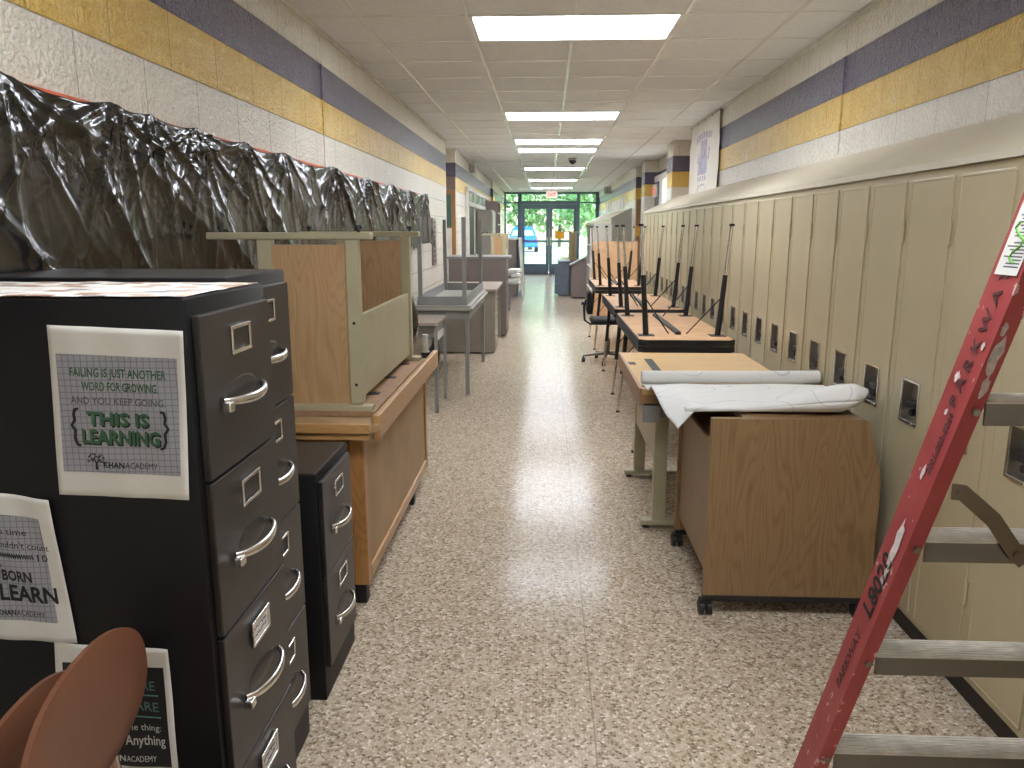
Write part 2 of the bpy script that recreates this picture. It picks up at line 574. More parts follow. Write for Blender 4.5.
# ceiling: lay-in tiles with lamp openings
T = .61
X0 = -.455
LAMPS = [(.0, 0), (1, 4.62 - 3.66), (2, 4.62), (3, 8.28), (4, 10.72), (5, 11.94), (6, 15.6), (7, 19.26), (8, 22.92)]
lamp_y = [4.62 - 2 * 3.66, 4.62 - 3.66, 4.62, 8.28, 10.72, 11.94, 15.6, 19.26, 22.92]
ys = [4.62 + T * k for k in range(-13, 36)]
xs = [X0 + T * k for k in range(-3, 6)]
cb = MB()
for y in ys:
    for k, x in enumerate(xs):
        if x in (xs[3], xs[4]) and any(abs(y - ly) < .05 for ly in lamp_y): continue
        cb.box((x, y, ZC), (x + T, y + T, ZC + .02))
ceiling = struct('ceiling', cb, 'tile')
gb = MB()
for x in xs + [xs[-1] + T]:
    if abs(x - .155) < .01:
        edges = [Y0] + [v for ly in lamp_y[0:] for v in (ly, ly + T)] + [YF]
        for a, b in zip(edges[0::2], edges[1::2]):
            if b > a: gb.box((x - .012, a, ZC - .004), (x + .012, b, ZC - .0005))
    else:
        gb.box((x - .012, Y0, ZC - .004), (x + .012, YF, ZC - .0005))
for y in ys:
    gb.box((XL, y - .012, ZC - .0035), (XR, y + .012, ZC - .0004))
gb.build('grid', 'grid', ceiling)
# wall angle trim under the ceiling
struct('trim_1', MB().box((XL, Y0, ZC - .03), (XL + .012, 10.75, ZC - .004)).box((XL, 11.9, ZC - .03), (XL + .012, 19.4, ZC - .004)), 'white_trim')
struct('trim_2', MB().box((XR - .012, Y0, ZC - .03), (XR, 9.6, ZC - .004)).box((XR - .012, 15.3, ZC - .03), (XR, YF, ZC - .004)), 'white_trim')
struct('trim_3', MB().box((XL, 4.855, 1.84), (XL + .006, 4.875, ZC - .03), .002), 'wall')
struct('trim_4', MB().box((XR - .006, 4.785, 1.9), (XR, 4.81, ZC - .03), .002), 'wall')
struct('baseboard_left', MB().box((XL, Y0, 0), (XL + .012, 10.75, .1)).box((XL, 11.9, 0), (XL + .012, 19.4, .1)).box((XL, 19.9, 0), (XL + .012, YF, .1)), 'kick')
struct('baseboard_right', MB().box((XR - .012, 15.3, 0), (XR, YF, .1)), 'kick')

# ceiling lamps
def ceiling_light():
    t = thing('ceiling_light', 'x', 'ceiling light', (X0 + T, 0, ZC), group='recessed ceiling lights along the corridor')
    f = MB()
    w, d = 2 * T, T
    for a, b in (((-w / 2, 0), (w / 2, .03)), ((-w / 2, d - .03), (w / 2, d)), ((-w / 2, .03), (-w / 2 + .03, d - .03)), ((w / 2 - .03, .03), (w / 2, d - .03))):
        f.box((a[0], a[1], -.006), (b[0], b[1], .012), .002)
    f.box((-w / 2, 0, .06), (w / 2, d, .07))
    f.build('frame', 'white_metal', t)
    MB().box((-w / 2 + .03, .03, .002), (w / 2 - .03, d - .03, .010)).build('diffuser', 'lamp', t)
    return t
cl0 = ceiling_light()
lamp_labels = ['recessed ceiling light farthest back, behind the camera', 'recessed ceiling light straight overhead, above the filing cabinets',
               'largest lit ceiling panel, nearest of those in view', 'second bright ceiling panel from the front, alone past the plain tiles',
               'lit ceiling panel, nearer of the close pair beyond the banner', 'lit ceiling panel, farther of the close pair beside the dark dome',
               'thin bright ceiling panel just beyond the dark dome', 'thin bright ceiling panel, second from the exit doors', 'thinnest bright ceiling panel, right before the exit doors']
for i, (ly, lb) in enumerate(zip(lamp_y, lamp_labels)):
    if i == 0:
        cl0.location.y = ly; cl0['label'] = lb
    else:
        dup(cl0, (X0 + T, ly, ZC), label=lb)

# ------------------------------------------------------------------ far entrance
f = MB()
def fr(x0, x1, z0, z1, mb=None, y0=YF - .03, y1=YF + .07): (mb or f).box((x0, y0, z0), (x1, y1, z1), .004)
fr(XL, -1.31, 0, ZC); fr(1.60, XR, 0, ZC)
fr(-1.31, 1.6, 2.58, ZC)
fr(-.93, -.80, 0, 2.58); fr(1.0, 1.09, 0, 2.58)
fr(-.80, 1.0, 2.26, 2.36)
fr(-1.31, -.93, 2.28, 2.33); fr(1.09, 1.6, 2.28, 2.33)
fr(-1.31, -.93, 0, .12); fr(1.09, 1.6, 0, .12)
entry = struct('window_1', f, 'door_frame')
gp = MB()
for a in ((-1.31, -.93, .12, 2.28), (1.09, 1.6, .12, 2.28), (-1.31, -.93, 2.33, 2.58), (1.09, 1.6, 2.33, 2.58), (-.8, 1.0, 2.36, 2.58)):
    gp.box((a[0], YF + .015, a[2]), (a[1], YF + .021, a[3]))
gp.build('glass_panes', 'glass', entry)
def glass_door(name, x0, x1, hinge_left):
    d = MB()
    y0, y1 = YF - .02, YF + .04
    s = .1
    d.box((x0, y0, .012), (x0 + s, y1, 2.255), .004); d.box((x1 - s, y0, .012), (x1, y1, 2.255), .004)
    d.box((x0 + s, y0, 2.11), (x1 - s, y1, 2.255), .004); d.box((x0 + s, y0, .012), (x1 - s, y1, .34), .004)
    d.box((x0 + s, y0 + .01, 1.07), (x1 - s, y1 - .01, 1.11), .004)
    o = struct(name, d, 'door_frame')
    MB().box((x0 + s, YF + .006, .34), (x1 - s, YF + .012, 1.07)).box((x0 + s, YF + .006, 1.11), (x1 - s, YF + .012, 2.11)).build('glass_pane', 'glass', o)
    hx = x1 - .05 if hinge_left else x0 + .05
    MB().tube([(hx, y0, .92), (hx, y0 - .05, .94), (hx, y0 - .05, 1.2), (hx, y0, 1.22)], .012).build('pull_handle', 'chrome', o, smooth=40)
    MB().box((x0 + .1, y0 - .045, 1.03), (x1 - .1, y0 - .02, 1.07), .005).build('push_bar', 'dull_steel', o)
    return o
struct('trim_9', MB().box((-.8, YF - .06, 0), (1.0, YF + .06, .012), .003), 'kick')
glass_door('door_1', -.797, .0985, True)
glass_door('door_2', .1015, .997, False)
yp = tag(MB().box((.29, YF - .006, 1.15), (.60, YF - .003, 1.39)).build('paper_notice', 'yellow_paper'), 'yellow paper notice stuck on the right glass exit door', 'notice')
# exit sign
ex = thing('exit_sign', 'red lettered exit sign hanging from the ceiling before the glass doors', 'exit sign', (.17, 24.6, ZC - .005))
MB().box((-.17, -.03, -.225), (.17, .03, -.03), .008).build('housing', emitter('exit_face', (236, 196, 190), .5), ex)
MB().cyl((-.08, 0, -.03), (-.08, 0, 0), .01).cyl((.08, 0, -.03), (.08, 0, 0), .01).build('bracket', 'white_metal', ex)
text('EXIT', .16, emitter('exit_red', (230, 70, 60), .9), ex, (0, -.0315, -.185), (1, 0, 0), (0, 0, 1), bold=.004, align='CENTER', sx=.8)

# outdoors
struct('ground', MB().box((-60, YF + .1, -.14), (60, 120, -.1)), 'grass')
struct('pavement', MB().box((-1.2, YF + .1, -.1), (1.4, 29, -.06)).box((-30, 50, -.1), (30, 58, -.07)), 'asphalt')
def car(loc):
    t = thing('car', 'blue car seen from behind through the glass exit doors', 'car', loc)
    prof = [(-.85, .32), (-.86, .62), (-.84, .92), (-.7, 1.02), (-.58, 1.42), (-.42, 1.53), (0, 1.56), (.42, 1.53), (.58, 1.42), (.7, 1.02), (.84, .92), (.86, .62), (.85, .32)]
    lower = [(-.85, .32), (-.88, .62), (-.86, .95), (.86, .95), (.88, .62), (.85, .32)]
    b = MB().prism(lower, 'y', 0, 4.2)
    top = [(-.8, .95), (-.62, 1.42), (-.45, 1.56), (.45, 1.56), (.62, 1.42), (.8, .95)]
    b.prism(top, 'y', .35, 3.0)
    b.build('body', 'blue_car', t, smooth=30)
    MB().prism([(-.66, 1.0), (-.54, 1.34), (.54, 1.34), (.66, 1.0)], 'y', .33, .36).build('rear_window', 'blue_glass', t)
    MB().box((-.88, -.06, .34), (.88, .06, .56), .03).build('bumper', 'blue_car', t)
    for s in (-1, 1):
        MB().box((s * .84 - .06, -.02, .68), (s * .84 + .03, .03, .9), .01).build('tail_light', 'red_sign', t)
    for x in (-.78, .78):
        for y in (.75, 3.3):
            MB().cyl((x - .1, y, .3), (x + .1, y, .3), .31, seg=24).build('wheel', 'black', t)
    return t
car((-1.55, 52, -.06)).scale = (1.15, 1.15, 1.08)
def tree(loc, h, r, n, seed, label):
    random.seed(seed)
    t = thing('tree', label, 'tree', loc, group='trees beyond the exit doors')
    MB().tube([(0, 0, 0), (.05, 0, h * .3), (-.05, .05, h * .6), (0, 0, h * .85)], [.18, .15, .1, .04]).build('trunk', 'bark', t, smooth=60)
    m = MB()
    for i in range(n):
        while True:
            p = Vector((random.uniform(-1, 1), random.uniform(-1, 1), random.uniform(-1, 1)))
            if .25 < p.length < 1: break
        p = Vector((p.x * r, p.y * r, h * .58 + p.z * h * .44))
        q = Matrix.Rotation(random.uniform(0, 6.3), 3, Vector((random.uniform(-1, 1), random.uniform(-1, 1), .3)).normalized())
        s = random.uniform(.14, .3)
        m.quad(*[p + q @ Vector(v) * s for v in ((-1, 0, 0), (0, -.6, .15), (1, 0, 0), (0, .6, .15))])
    m.build('crown', 'leaf', t, recalc=False)
tree((-5.8, 52, -.12), 7.5, 2.8, 2600, 1, 'leafy green tree left of the blue car, outside')
tree((-1.2, 60, -.12), 8.0, 2.7, 2600, 2, 'leafy green tree behind the blue car, outside')
tree((3.0, 53.5, -.12), 7.2, 2.6, 2600, 3, 'leafy green tree behind the yellow notice, outside')
tree((-9.5, 66, -.12), 9, 3.2, 2200, 5, 'tall pale tree at the far left, seen through the left side pane')
tree((1.2, 70, -.12), 9.5, 3.4, 2400, 6, 'tall tree far behind the others, seen above the door seam')
tree((8.2, 60, -.12), 8.0, 2.8, 2200, 4, 'leafy green tree seen through the right side pane, outside')

# ------------------------------------------------------------------ left wall details
# bulletin case under plastic
bb = thing('bulletin_board', 'long bulletin board with orange trim mostly hidden by black plastic', 'bulletin board', (XL + .004, .4, 1.37))
MB().box((.001, 0, 0), (.014, 8.15, .425)).build('board', 'cork', bb)
MB().box((0, 0, .425), (.022, 8.15, .466), .003).box((0, 0, -.03), (.022, 8.15, 0), .003).build('trim', 'orange', bb)
pins = [.55, 1.25, 1.93, 2.42, 2.66, 3.02, 3.47, 4.0, 4.93, 5.05, 5.9, 6.7, 6.85, 7.7, 8.55]
random.seed(11)
pin_ph = [(random.uniform(0, 6), random.randint(4, 7), random.uniform(.6, 1.2)) for _ in pins]
def sheet_pt(u, v):
    y = .45 + u * 8.2
    # top edge sags between the pins
    k = max(i for i, p in enumerate(pins) if p <= y or i == 0)
    a, b = pins[k], pins[min(k + 1, len(pins) - 1)]
    s = 0 if b == a else min(1, max(0, (y - a) / (b - a)))
    sag = math.sin(math.pi * s) * min(.028, .05 * (b - a))
    zt = 1.848 - sag + .012 * noise.noise((y * 3, 0, 0))
    zb = 1.30 + .03 * noise.noise((y * 2.2, 5, 0)) + (.05 * noise.noise((y * 11, 9, 0)))
    z = zt + (zb - zt) * v
    h = 0.0
    for p, (ph, n, am) in zip(pins, pin_ph):
        dy, dz = y - p, zt - z + .015
        r = math.hypot(dy, dz)
        if r < .7:
            th = math.atan2(dy, dz) + .05 * noise.noise((y * 4, z * 4, p))
            fall = (1 - r / .7) * min(1, r / .1)
            w = 1 - abs(math.sin(n * th + ph))
            w2 = 1 - abs(math.sin((2 * n + 3) * th + ph * 2))
            h += am * fall * (.022 * w ** 4 + .007 * w2 ** 6)
    h += .014 * (1 - min(1, 4 * abs(noise.noise((y * 1.7 + z * 1.9, z * .6, 3.1))))) ** 2.5
    h += .008 * (1 - min(1, 5 * abs(noise.noise((y * 3.1 - z * 2.4, z * 1.0, 7.7))))) ** 2.5
    h += .001 * noise.noise((y * 14, z * 9, 1.3))
    x = XL + .026 + h + .006 * v
    if y > 8.35:
        x += (y - 8.35) * .25 * (.3 + v)
    return Vector((x, y, z))
ps = MB().grid(sheet_pt, 760, 64).build('plastic_sheet', 'plastic', smooth=180, thick=.0015)
tag(ps, 'long crinkled black plastic sheet hung along the left wall over the board', 'plastic sheet')

ws = thing('wall_strip', 'narrow brown perforated vertical strip on the left wall past the plastic', 'wall strip', (XL, 9.42, 1.04))
MB().box((0, -.13, 0), (.02, .13, .56), .004).build('backing', 'mauve', ws)
h = MB()
for i in range(9): h.box((.0195, -.06, .04 + i * .057), (.0225, .06, .065 + i * .057), .002)
h.build('slots', 'black', ws)

# doorway of the left alcove and transom windows
dr = struct('door_3', MB().box((XL - .3, 11.86, 0), (XL - .005, 11.9, 2.04), .004), 'wood_door')
MB().box((XL - .29, 11.85, 1.5), (XL - .065, 11.865, 1.98), .003).build('upper_panel', 'green_panel', dr)
MB().box((XL - .29, 11.85, .2), (XL - .065, 11.865, 1.48), .003).build('lower_panel', 'white_trim', dr)
struct('trim_5', MB().box((XL - .3, 11.87, 2.045), (XL - .005, 11.9, 2.23), .003), 'mauve')
tw = MB()
tw.box((XL, 13.3, 2.10), (XL + .05, 18.2, 2.16), .004).box((XL, 13.3, 1.86), (XL + .05, 18.2, 1.93), .004)
for y in (13.3, 14.5, 15.7, 16.9, 18.14): tw.box((XL, y, 1.93), (XL + .05, y + .06, 2.10), .004)
tr = struct('window_2', tw, 'white_trim')
MB().box((XL + .005, 13.36, 1.93), (XL + .02, 18.14, 2.10)).build('green_panes', 'green_glass', tr)
d4 = struct('door_4', MB().box((XL, 13.35, 0), (XL + .045, 14.35, 1.85), .004), 'dark_door')
MB().sphere((XL + .085, 14.22, 1.0), .03).cyl((XL + .045, 14.22, 1.0), (XL + .08, 14.22, 1.0), .014).build('door_handle', 'chrome', d4, smooth=60)
MB().box((XL, 13.3, 0), (XL + .06, 13.35, 1.86), .004).box((XL, 14.35, 0), (XL + .06, 14.4, 1.86), .004).build('frame', 'white_trim', d4)
el = thing('emergency_light', 'grey emergency lamp high on the left wall past the alcove', 'emergency light', (XL, 14.15, 2.45))
MB().box((0, -.13, 0), (.09, .13, .12), .01).build('housing', 'grey_cab', el)
for s in (-1, 1):
    MB().cyl((.05, s * .07, .15), (.11, s * .07, .15), .035, .045, seg=20).build('lamp_head', 'white_metal', el, smooth=40)

# ------------------------------------------------------------------ filing cabinets
def drawer_front(y0, y1, z0, z1, parent, label_card=False):
    d = MB().box((0, y0, z0), (.014, y1, z1), .0025).build('drawer', 'black_metal', parent)
    ym = (y0 + y1) / 2
    h = z1 - z0
    zl = z0 + h * .80
    # label holder
    lh = MB()
    w, hh, t = .047, .027, .007
    for a, b in (((-w, hh - t), (w, hh)), ((-w, -hh), (w, -hh + t)), ((-w, -hh + t), (-w + t, hh - t)), ((w - t, -hh + t), (w, hh - t))):
        lh.box((.016, ym + a[0], zl + a[1]), (.021, ym + b[0], zl + b[1]), .0015)
    lh.build('label_holder', 'chrome', d)
    if label_card:
        c = MB().box((.0155, ym - w + t, zl - hh + t), (.0172, ym + w - t, zl + hh - t)).build('label_card', 'card', d)
        random.seed(int(z0 * 1000))
        sc = MB()
        for row in (0, 1):
            pts = [(.0178, ym - .032 + k * .0027, zl + .006 - row * .014 + random.uniform(-.004, .004)) for k in range(24)]
            sc.tube(pts, .0008, seg=4)
        sc.build('scribbled_note', 'blue_ink', c)
    # curved bar pull over a shallow pressed hollow
    zh = z0 + h * .44
    pl = MB()
    pts = []
    for k in range(13):
        a = k / 12
        yy = ym - .095 + .19 * a
        pts.append((.016 + .028 * math.sin(math.pi * a) ** .55, yy, zh - .006 * math.sin(math.pi * a)))
    pl.tube(pts, [.0045 + .0025 * math.sin(math.pi * k / 12) for k in range(13)], seg=10, flat=1.5)
    pl.build('handle', 'chrome', d, smooth=60)
    hol = MB().sphere((.0135, ym, zh + .008), .075, 20, (.035, 1, .34))
    hol.build('handle_hollow', 'black_metal', d, smooth=60)
    MB().box((.016, ym - .108, zh - .018), (.034, ym - .086, zh), .003).build('thumb_latch', 'chrome', d)
    return d

def filing_cabinet(label, loc, n, width, depth, height, base, cards=(), tone='black_metal'):
    """front faces +x, near end at y=0, front at x=0"""
    t = thing('filing_cabinet', label, 'filing cabinet', loc, group='black metal filing cabinets by the left wall')
    b = MB()
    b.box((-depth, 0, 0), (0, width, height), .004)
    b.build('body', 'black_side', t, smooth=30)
    MB().box((-depth + .01, .006, height - .004), (-.004, width - .006, height + .0012), .001).build('lit_top_plate', 'black_metal', t)  # added plate whose lighter tone holds the top's reflected light and wear
    pitch = (height - .03 - base) / n
    for i in range(n):
        z1 = height - .03 - i * pitch
        drawer_front(.018, width - .018, z1 - pitch + .006, z1, t, i in cards)
    return t
fa = filing_cabinet('nearest tall black four-drawer filing cabinet with posters taped on its side', (-.605, 1.27, 0), 4, .372, .68, 1.354, .115, cards=(2, 3))
fb = filing_cabinet('tall black four-drawer filing cabinet just behind the one with posters', (-.690, 1.652, 0), 4, .375, .60, 1.365, .115)
fc = filing_cabinet('short black two-drawer filing cabinet in front of the honey wood table', (-.682, 2.18, 0), 2, .365, .66, .75, .10)

ts = tag(MB().grid(lambda u, v: Vector((-1.30 + u * .69, 1.273 + v * .35, 1.3575 + .0025 * noise.noise((u * 9, v * 5, 0)) + .001)), 40, 20).build('printed_sheet', 'print_sheet', smooth=60, thick=.0006),
         'white sheet with tan and grey brick print lying on the nearest cabinet', 'paper sheet')

# posters on the near side (plane y = 1.27)
def poster(name, label, corners, z_off, mat, seed, curl=.008):
    """corners: TL, TR, BR, BL as (x, z)"""
    t = thing(name, label, 'poster', (corners[3][0], 1.2665, corners[3][1]), group='posters taped to the side of the nearest filing cabinet')
    ox, oz = corners[3]
    TL, TR, BR, BL = [Vector((c[0] - ox, c[1] - oz)) for c in corners]
    def P(u, v, off=0):
        a = BL.lerp(BR, u); b = TL.lerp(TR, u)
        p = a.lerp(b, v)
        bow = curl * (.25 * math.sin(u * 7 + v * 3 + seed) ** 2 + (.5 if seed == 1 else 1.0) * max(0, u - .75) * max(0, v - .6) * 4)
        return Vector((p.x, -.0015 - bow - off, p.y))
    MB().grid(lambda u, v: P(u, v), 26, 26).build('sheet', 'paper', t, smooth=60, thick=.0005)
    return t, P
def inner(t, P, u0, u1, v0, v1, mat):
    return MB().grid(lambda u, v: P(u0 + (u1 - u0) * u, v0 + (v1 - v0) * v, .0008), 22, 22).build('printed_field', mat, t, smooth=60)
def ptext(t, P, s, u0, u1, v, hgt, mat, bold=0, name='lettering'):
    """a line of text fitted between u0 and u1 with cap height hgt (in v)"""
    o = text(s, 1, mat, t, (0, 0, 0), (1, 0, 0), (0, 1, 0), name=name, bold=bold, depth=0)
    me = o.data
    xs_ = [w.co.x for w in me.vertices]
    x0_, x1_ = min(xs_), max(xs_)
    for w in me.vertices:
        u = u0 + (u1 - u0) * (w.co.x - x0_) / (x1_ - x0_)
        vv = v + w.co.y / .7 * hgt
        w.co = P(u, vv, .0016)
    return o
def pstroke(t, P, pts, r, mat, name='lettering'):
    m = MB().tube([P(u, v, .0014) for u, v in pts], r, seg=6, flat=1)
    return m.build(name, mat, t)

t, P = poster('poster', 'upper poster with green THIS IS LEARNING lettering on graph paper', [(-.842, 1.311), (-.607, 1.302), (-.622, 1.003), (-.855, 1.01)], 0, 'paper', 1)
inner(t, P, .05, .945, .145, .84, 'graph')
ptext(t, P, 'FAILING IS JUST ANOTHER', .15, .86, .715, .05, 'green_ink', .02)
ptext(t, P, 'WORD FOR GROWING.', .23, .80, .635, .05, 'green_ink', .02)
ptext(t, P, 'AND YOU KEEP GOING.', .14, .85, .555, .042, 'grey_ink', .012)
for off, mt in ((.006, 'ink'), (0, 'green_ink')):
    q = lambda u, v, o=0, off=off: P(u + off * 1.6, v - off * 1.6, o + (.0007 if off == 0 else 0))
    ptext(t, q, 'THIS IS', .255, .72, .435, .075, mt, .035)
    ptext(t, q, 'LEARNING', .21, .80, .325, .08, mt, .035)
for s in (0, 1):
    m = lambda u: .5 + (u - .5) * (-1 if s else 1)
    pts = [(.19, .525), (.165, .52), (.155, .49), (.16, .455), (.135, .425), (.16, .395), (.155, .345), (.17, .312), (.195, .305)]
    pstroke(t, P, [(m(u), v) for u, v in pts], .0026, 'ink', 'brace_mark')
ptext(t, P, 'KHAN', .36, .52, .178, .036, 'ink', .03)
ptext(t, P, 'ACADEMY', .525, .77, .178, .036, 'ink', 0)
lg = MB()
random.seed(5)
for i in range(46):
    a, r = random.uniform(-.2, math.pi + .2), random.uniform(.02, .062)
    p = P(.305 + r * math.cos(a) * 1.1, .215 + r * math.sin(a) * .85, .0016)
    lg.box(p - Vector((.0011, .0002, .0011)), p + Vector((.0011, .0002, .0011)))
lg.tube([P(.305, .165, .0016), P(.305, .20, .0016), P(.29, .225, .0016)], [.0025, .0015, .0008], seg=5).tube([P(.305, .20, .0016), P(.33, .23, .0016)], [.0015, .0008], seg=5)
lg.build('tree_mark', 'ink', t)

t, P = poster('poster', 'poster at left edge ending in the word LEARN in bold black', [(-1.055, 1.022), (-.874, 1.0), (-.856, .722), (-1.06, .73)], 0, 'paper', 2, .012)
inner(t, P, 0, .86, .14, .86, 'graph')
ptext(t, P, 'g a time', .36, .70, .73, .045, 'ink', 0)
ptext(t, P, 'n couldn\'t count', .30, .90, .64, .045, 'ink', 0)
ptext(t, P, '10', .77, .87, .565, .045, 'ink', 0)
pstroke(t, P, [(.34 + k * .0115, .585 + (.016 if k % 2 else -.012)) for k in range(35)], .0012, 'ink', 'crossed_out_line')
ptext(t, P, 'dly', .30, .42, .50, .04, 'blue_ink', 0)
ptext(t, P, 'E', .30, .36, .415, .06, 'ink', .0)
ptext(t, P, 'BORN', .40, .69, .415, .07, 'ink', .03)
ptext(t, P, 'LEARN', .36, .90, .28, .105, 'ink', .03)
ptext(t, P, 'KHAN', .32, .48, .175, .036, 'ink', .03)
ptext(t, P, 'ACADEMY', .485, .76, .175, .036, 'ink', 0)

t, P = poster('poster', 'lowest poster with a black field and pale hand lettering behind the chair', [(-.9, .722), (-.685, .716), (-.688, .44), (-.915, .445)], 0, 'paper', 3, .012)
inner(t, P, .06, .945, .1, .86, 'ink')
ptext(t, P, 'WHO ARE', .36, .86, .69, .07, 'teal_ink', .01)
pstroke(t, P, [(.3, .655), (.88, .65)], .0013, 'teal_ink', 'underline')
ptext(t, P, 'YOU ARE', .36, .88, .53, .07, 'teal_ink', .01)
pstroke(t, P, [(.3, .49), (.89, .485)], .0013, 'teal_ink', 'underline')
ptext(t, P, 'know one thing:', .36, .88, .38, .05, 'white_ink', 0)
ptext(t, P, 'learn Anything', .36, .91, .27, .075, 'white_ink', .008)
ptext(t, P, 'KHAN', .34, .56, .14, .045, 'white_ink', .02)
ptext(t, P, 'ACADEMY', .57, .82, .14, .045, 'white_ink', 0)

# ------------------------------------------------------------------ stacked brown chairs
def shell_chair(label, loc):
    """seat faces +x; origin on the floor under the seat"""
    t = thing('stacking_chair', label, 'chair', loc, group='brown plastic chairs stacked by the near filing cabinet')
    def disc(u, v, off):
        a = 2 * math.pi * u
        n = 2.4
        ca, sa = math.cos(a), math.sin(a)
        r = v
        yy = .20 * math.copysign(abs(ca) ** (2 / n), ca) * r
        zz = .105 * math.copysign(abs(sa) ** (2 / n), sa) * r
        x = .35 * yy * yy + off - .03 * zz
        return Vector((x, yy, zz))
    b = MB()
    N, K = 48, 10
    for side, off in ((0, .009), (1, -.009)):
        V = [[b.bm.verts.new(disc(i / N, j / K, off * (1 - .55 * (j / K) ** 8))) for j in range(1, K + 1)] for i in range(N)]
        c = b.bm.verts.new(disc(0, 0, off))
        for i in range(N):
            b.bm.faces.new((c, V[i][0], V[(i + 1) % N][0]))
            for j in range(K - 1):
                b.bm.faces.new((V[i][j], V[i][j + 1], V[(i + 1) % N][j + 1], V[(i + 1) % N][j]))
        if side == 0: rim0 = [v[-1] for v in V]
        else:
            for i in range(N): b.bm.faces.new((rim0[i], rim0[(i + 1) % N], V[(i + 1) % N][-1], V[i][-1]))
    b.move(Matrix.Translation((-.20, 0, .685)))
    b.build('backrest', 'brown_shell', t, smooth=70)
    s = MB().grid(lambda u, v: Vector((-.2 + .42 * u, (-.2 + .4 * v) * (1 - .15 * (2 * u - 1) ** 4), .375 - .02 * math.sin(math.pi * u) * math.sin(math.pi * v) + .03 * (abs(2 * v - 1) ** 3) - .03 * max(0, u - .8) * 5 * .4)), 24, 24)
    s.build('seat', 'brown_shell', t, smooth=70, thick=.012)
    for sy in (-1, 1):
        MB().tube([(-.216, sy * .1, .71), (-.228, sy * .12, .60), (-.225, sy * .15, .43), (-.16, sy * .16, .35), (.15, sy * .16, .35)], .011, 10).build('back_support', 'chrome', t, smooth=60)
        MB().tube([(.13, sy * .16, .345), (.19, sy * .2, .012)], .011, 10).build('leg', 'chrome', t, smooth=60)
        MB().tube([(-.15, sy * .16, .345), (-.24, sy * .2, .012)], .011, 10).build('leg', 'chrome', t, smooth=60)
    return t
ch = shell_chair('brown moulded chair on top of the stack, its whole oval back showing', (-.474, 1.012, .066))
ch.rotation_euler.z = R(8)
dup(ch, (-.562, .99, 0), label='brown moulded chair at the bottom of the stack, nearer the left edge')

# ------------------------------------------------------------------ honey wood table and the upturned desk on it
wt = thing('wooden_table', 'long honey wood work table with a panelled side and black feet', 'table', (-.98, 2.75, 0))
MB().box((-.37, 0, .727), (.36, 1.62, .755), .003).build('tabletop', 'ply', wt)
MB().box((-.37, -.012, .725), (.335, .012, .76), .003).box((-.37, .0, .697), (.328, .03, .725), .003).build('end_apron', 'honey_x', wt)
MB().box((.335, .03, .69), (.362, 1.63, .785), .006).build('edge_rail', 'honey_y', wt)
pnl = MB().box((.268, .10, .09), (.282, 1.62, .70)).build('side_panel', 'ply', wt)
MB().box((.265, .13, .09), (.292, 1.59, .14), .003).build('bottom_rail', 'honey_y', pnl)
for y in (.065, 1.575):
    MB().box((.235, y, .085), (.292, y + .055, .697), .004).build('post', 'honey_z', wt)
MB().box((-.36, .085, .1), (.236, .10, .697)).build('end_panel', 'honey_z', wt)
MB().box((.215, .06, .11), (.236, .085, .66), .003).build('end_panel_strip', 'honey_z', wt)
for x, y in ((-.34, .08), (.25, .08), (-.34, 1.2), (.25, 1.2)):
    MB().box((x - .02, y, 0), (x + .028, y + .05, .095), .004).build('foot', 'black', wt)

def upturned_desk(label, loc, w, L, zh=.675, panel=True):
    """lying on its top: worktop down, end panels up; origin at near right corner of the worktop, desk extends to -x and +y"""
    t = thing('upturned_desk', label, 'desk', loc)
    MB().box((-w, 0, 0), (0, L, .022), .002).build('worktop', 'particle', t)
    for y in (0, L - .05):
        MB().box((-w, y, .022), (-.01, y + .05, .042), .003).build('worktop_frame', 'beige', t)
    for y in (.25, .55, .85): MB().box((-.05 - .06, y * L, .0222), (-.05, y * L + .05, .0236)).build('cable_slot', 'black', t)
    px0, px1 = -w + .19, -.05
    for y0, nm in ((.03, 'end_panel'), (L - .075, 'end_panel')):
        e = MB().box((px0 + .05, y0 + .012, .042), (px1 - .045, y0 + .032, zh - .02)).build(nm, 'oak_panel', t)
        MB().box((px0, y0, .042), (px0 + .055, y0 + .045, zh), .004).build('post', 'beige', e)
        MB().box((px1 - .05, y0, .042), (px1, y0 + .045, zh), .004).build('post', 'beige', e)
        MB().box((-w, y0 - .005, zh), (.0, y0 + .05, zh + .026), .005).build('foot_rail', 'beige', e)
        for x in (-w + .05, -.05):
            MB().cyl((x, y0 + .022, zh + .026), (x, y0 + .022, zh + .04), .006).cyl((x, y0 + .022, zh + .038), (x, y0 + .022, zh + .052), .017, .014).build('glide', 'black', e, smooth=40)
        b = MB()
        for z in (.12, .36): b.cyl((px1 - .025, y0 - .002, z), (px1 - .025, y0 + .002, z), .006)
        b.build('screw', 'black', e)
    MB().box((px1 - .032, .07, .06), (px1 - .012, L - .07, .385), .003).build('modesty_panel', 'beige', t)
    return t
ud = upturned_desk('beige framed desk with oak panels lying upside down on the honey table', (-.655, 2.88, .756), .625, 1.22)

bag = MB()
bag.sphere((0, 0, .2), .2, 40, (.46, .75, 1.0))
for v in bag.bm.verts:
    n = noise.noise(v.co * 9) * .03 + noise.noise(v.co * 24) * .012
    v.co += v.co.normalized() * n
    v.co.z = max(v.co.z, 0)
tag(bag.build('plastic_bag', 'plastic', smooth=180, loc=(-.80, 4.225, .756)), 'bunched black plastic bag at the far end of the honey table', 'bag')

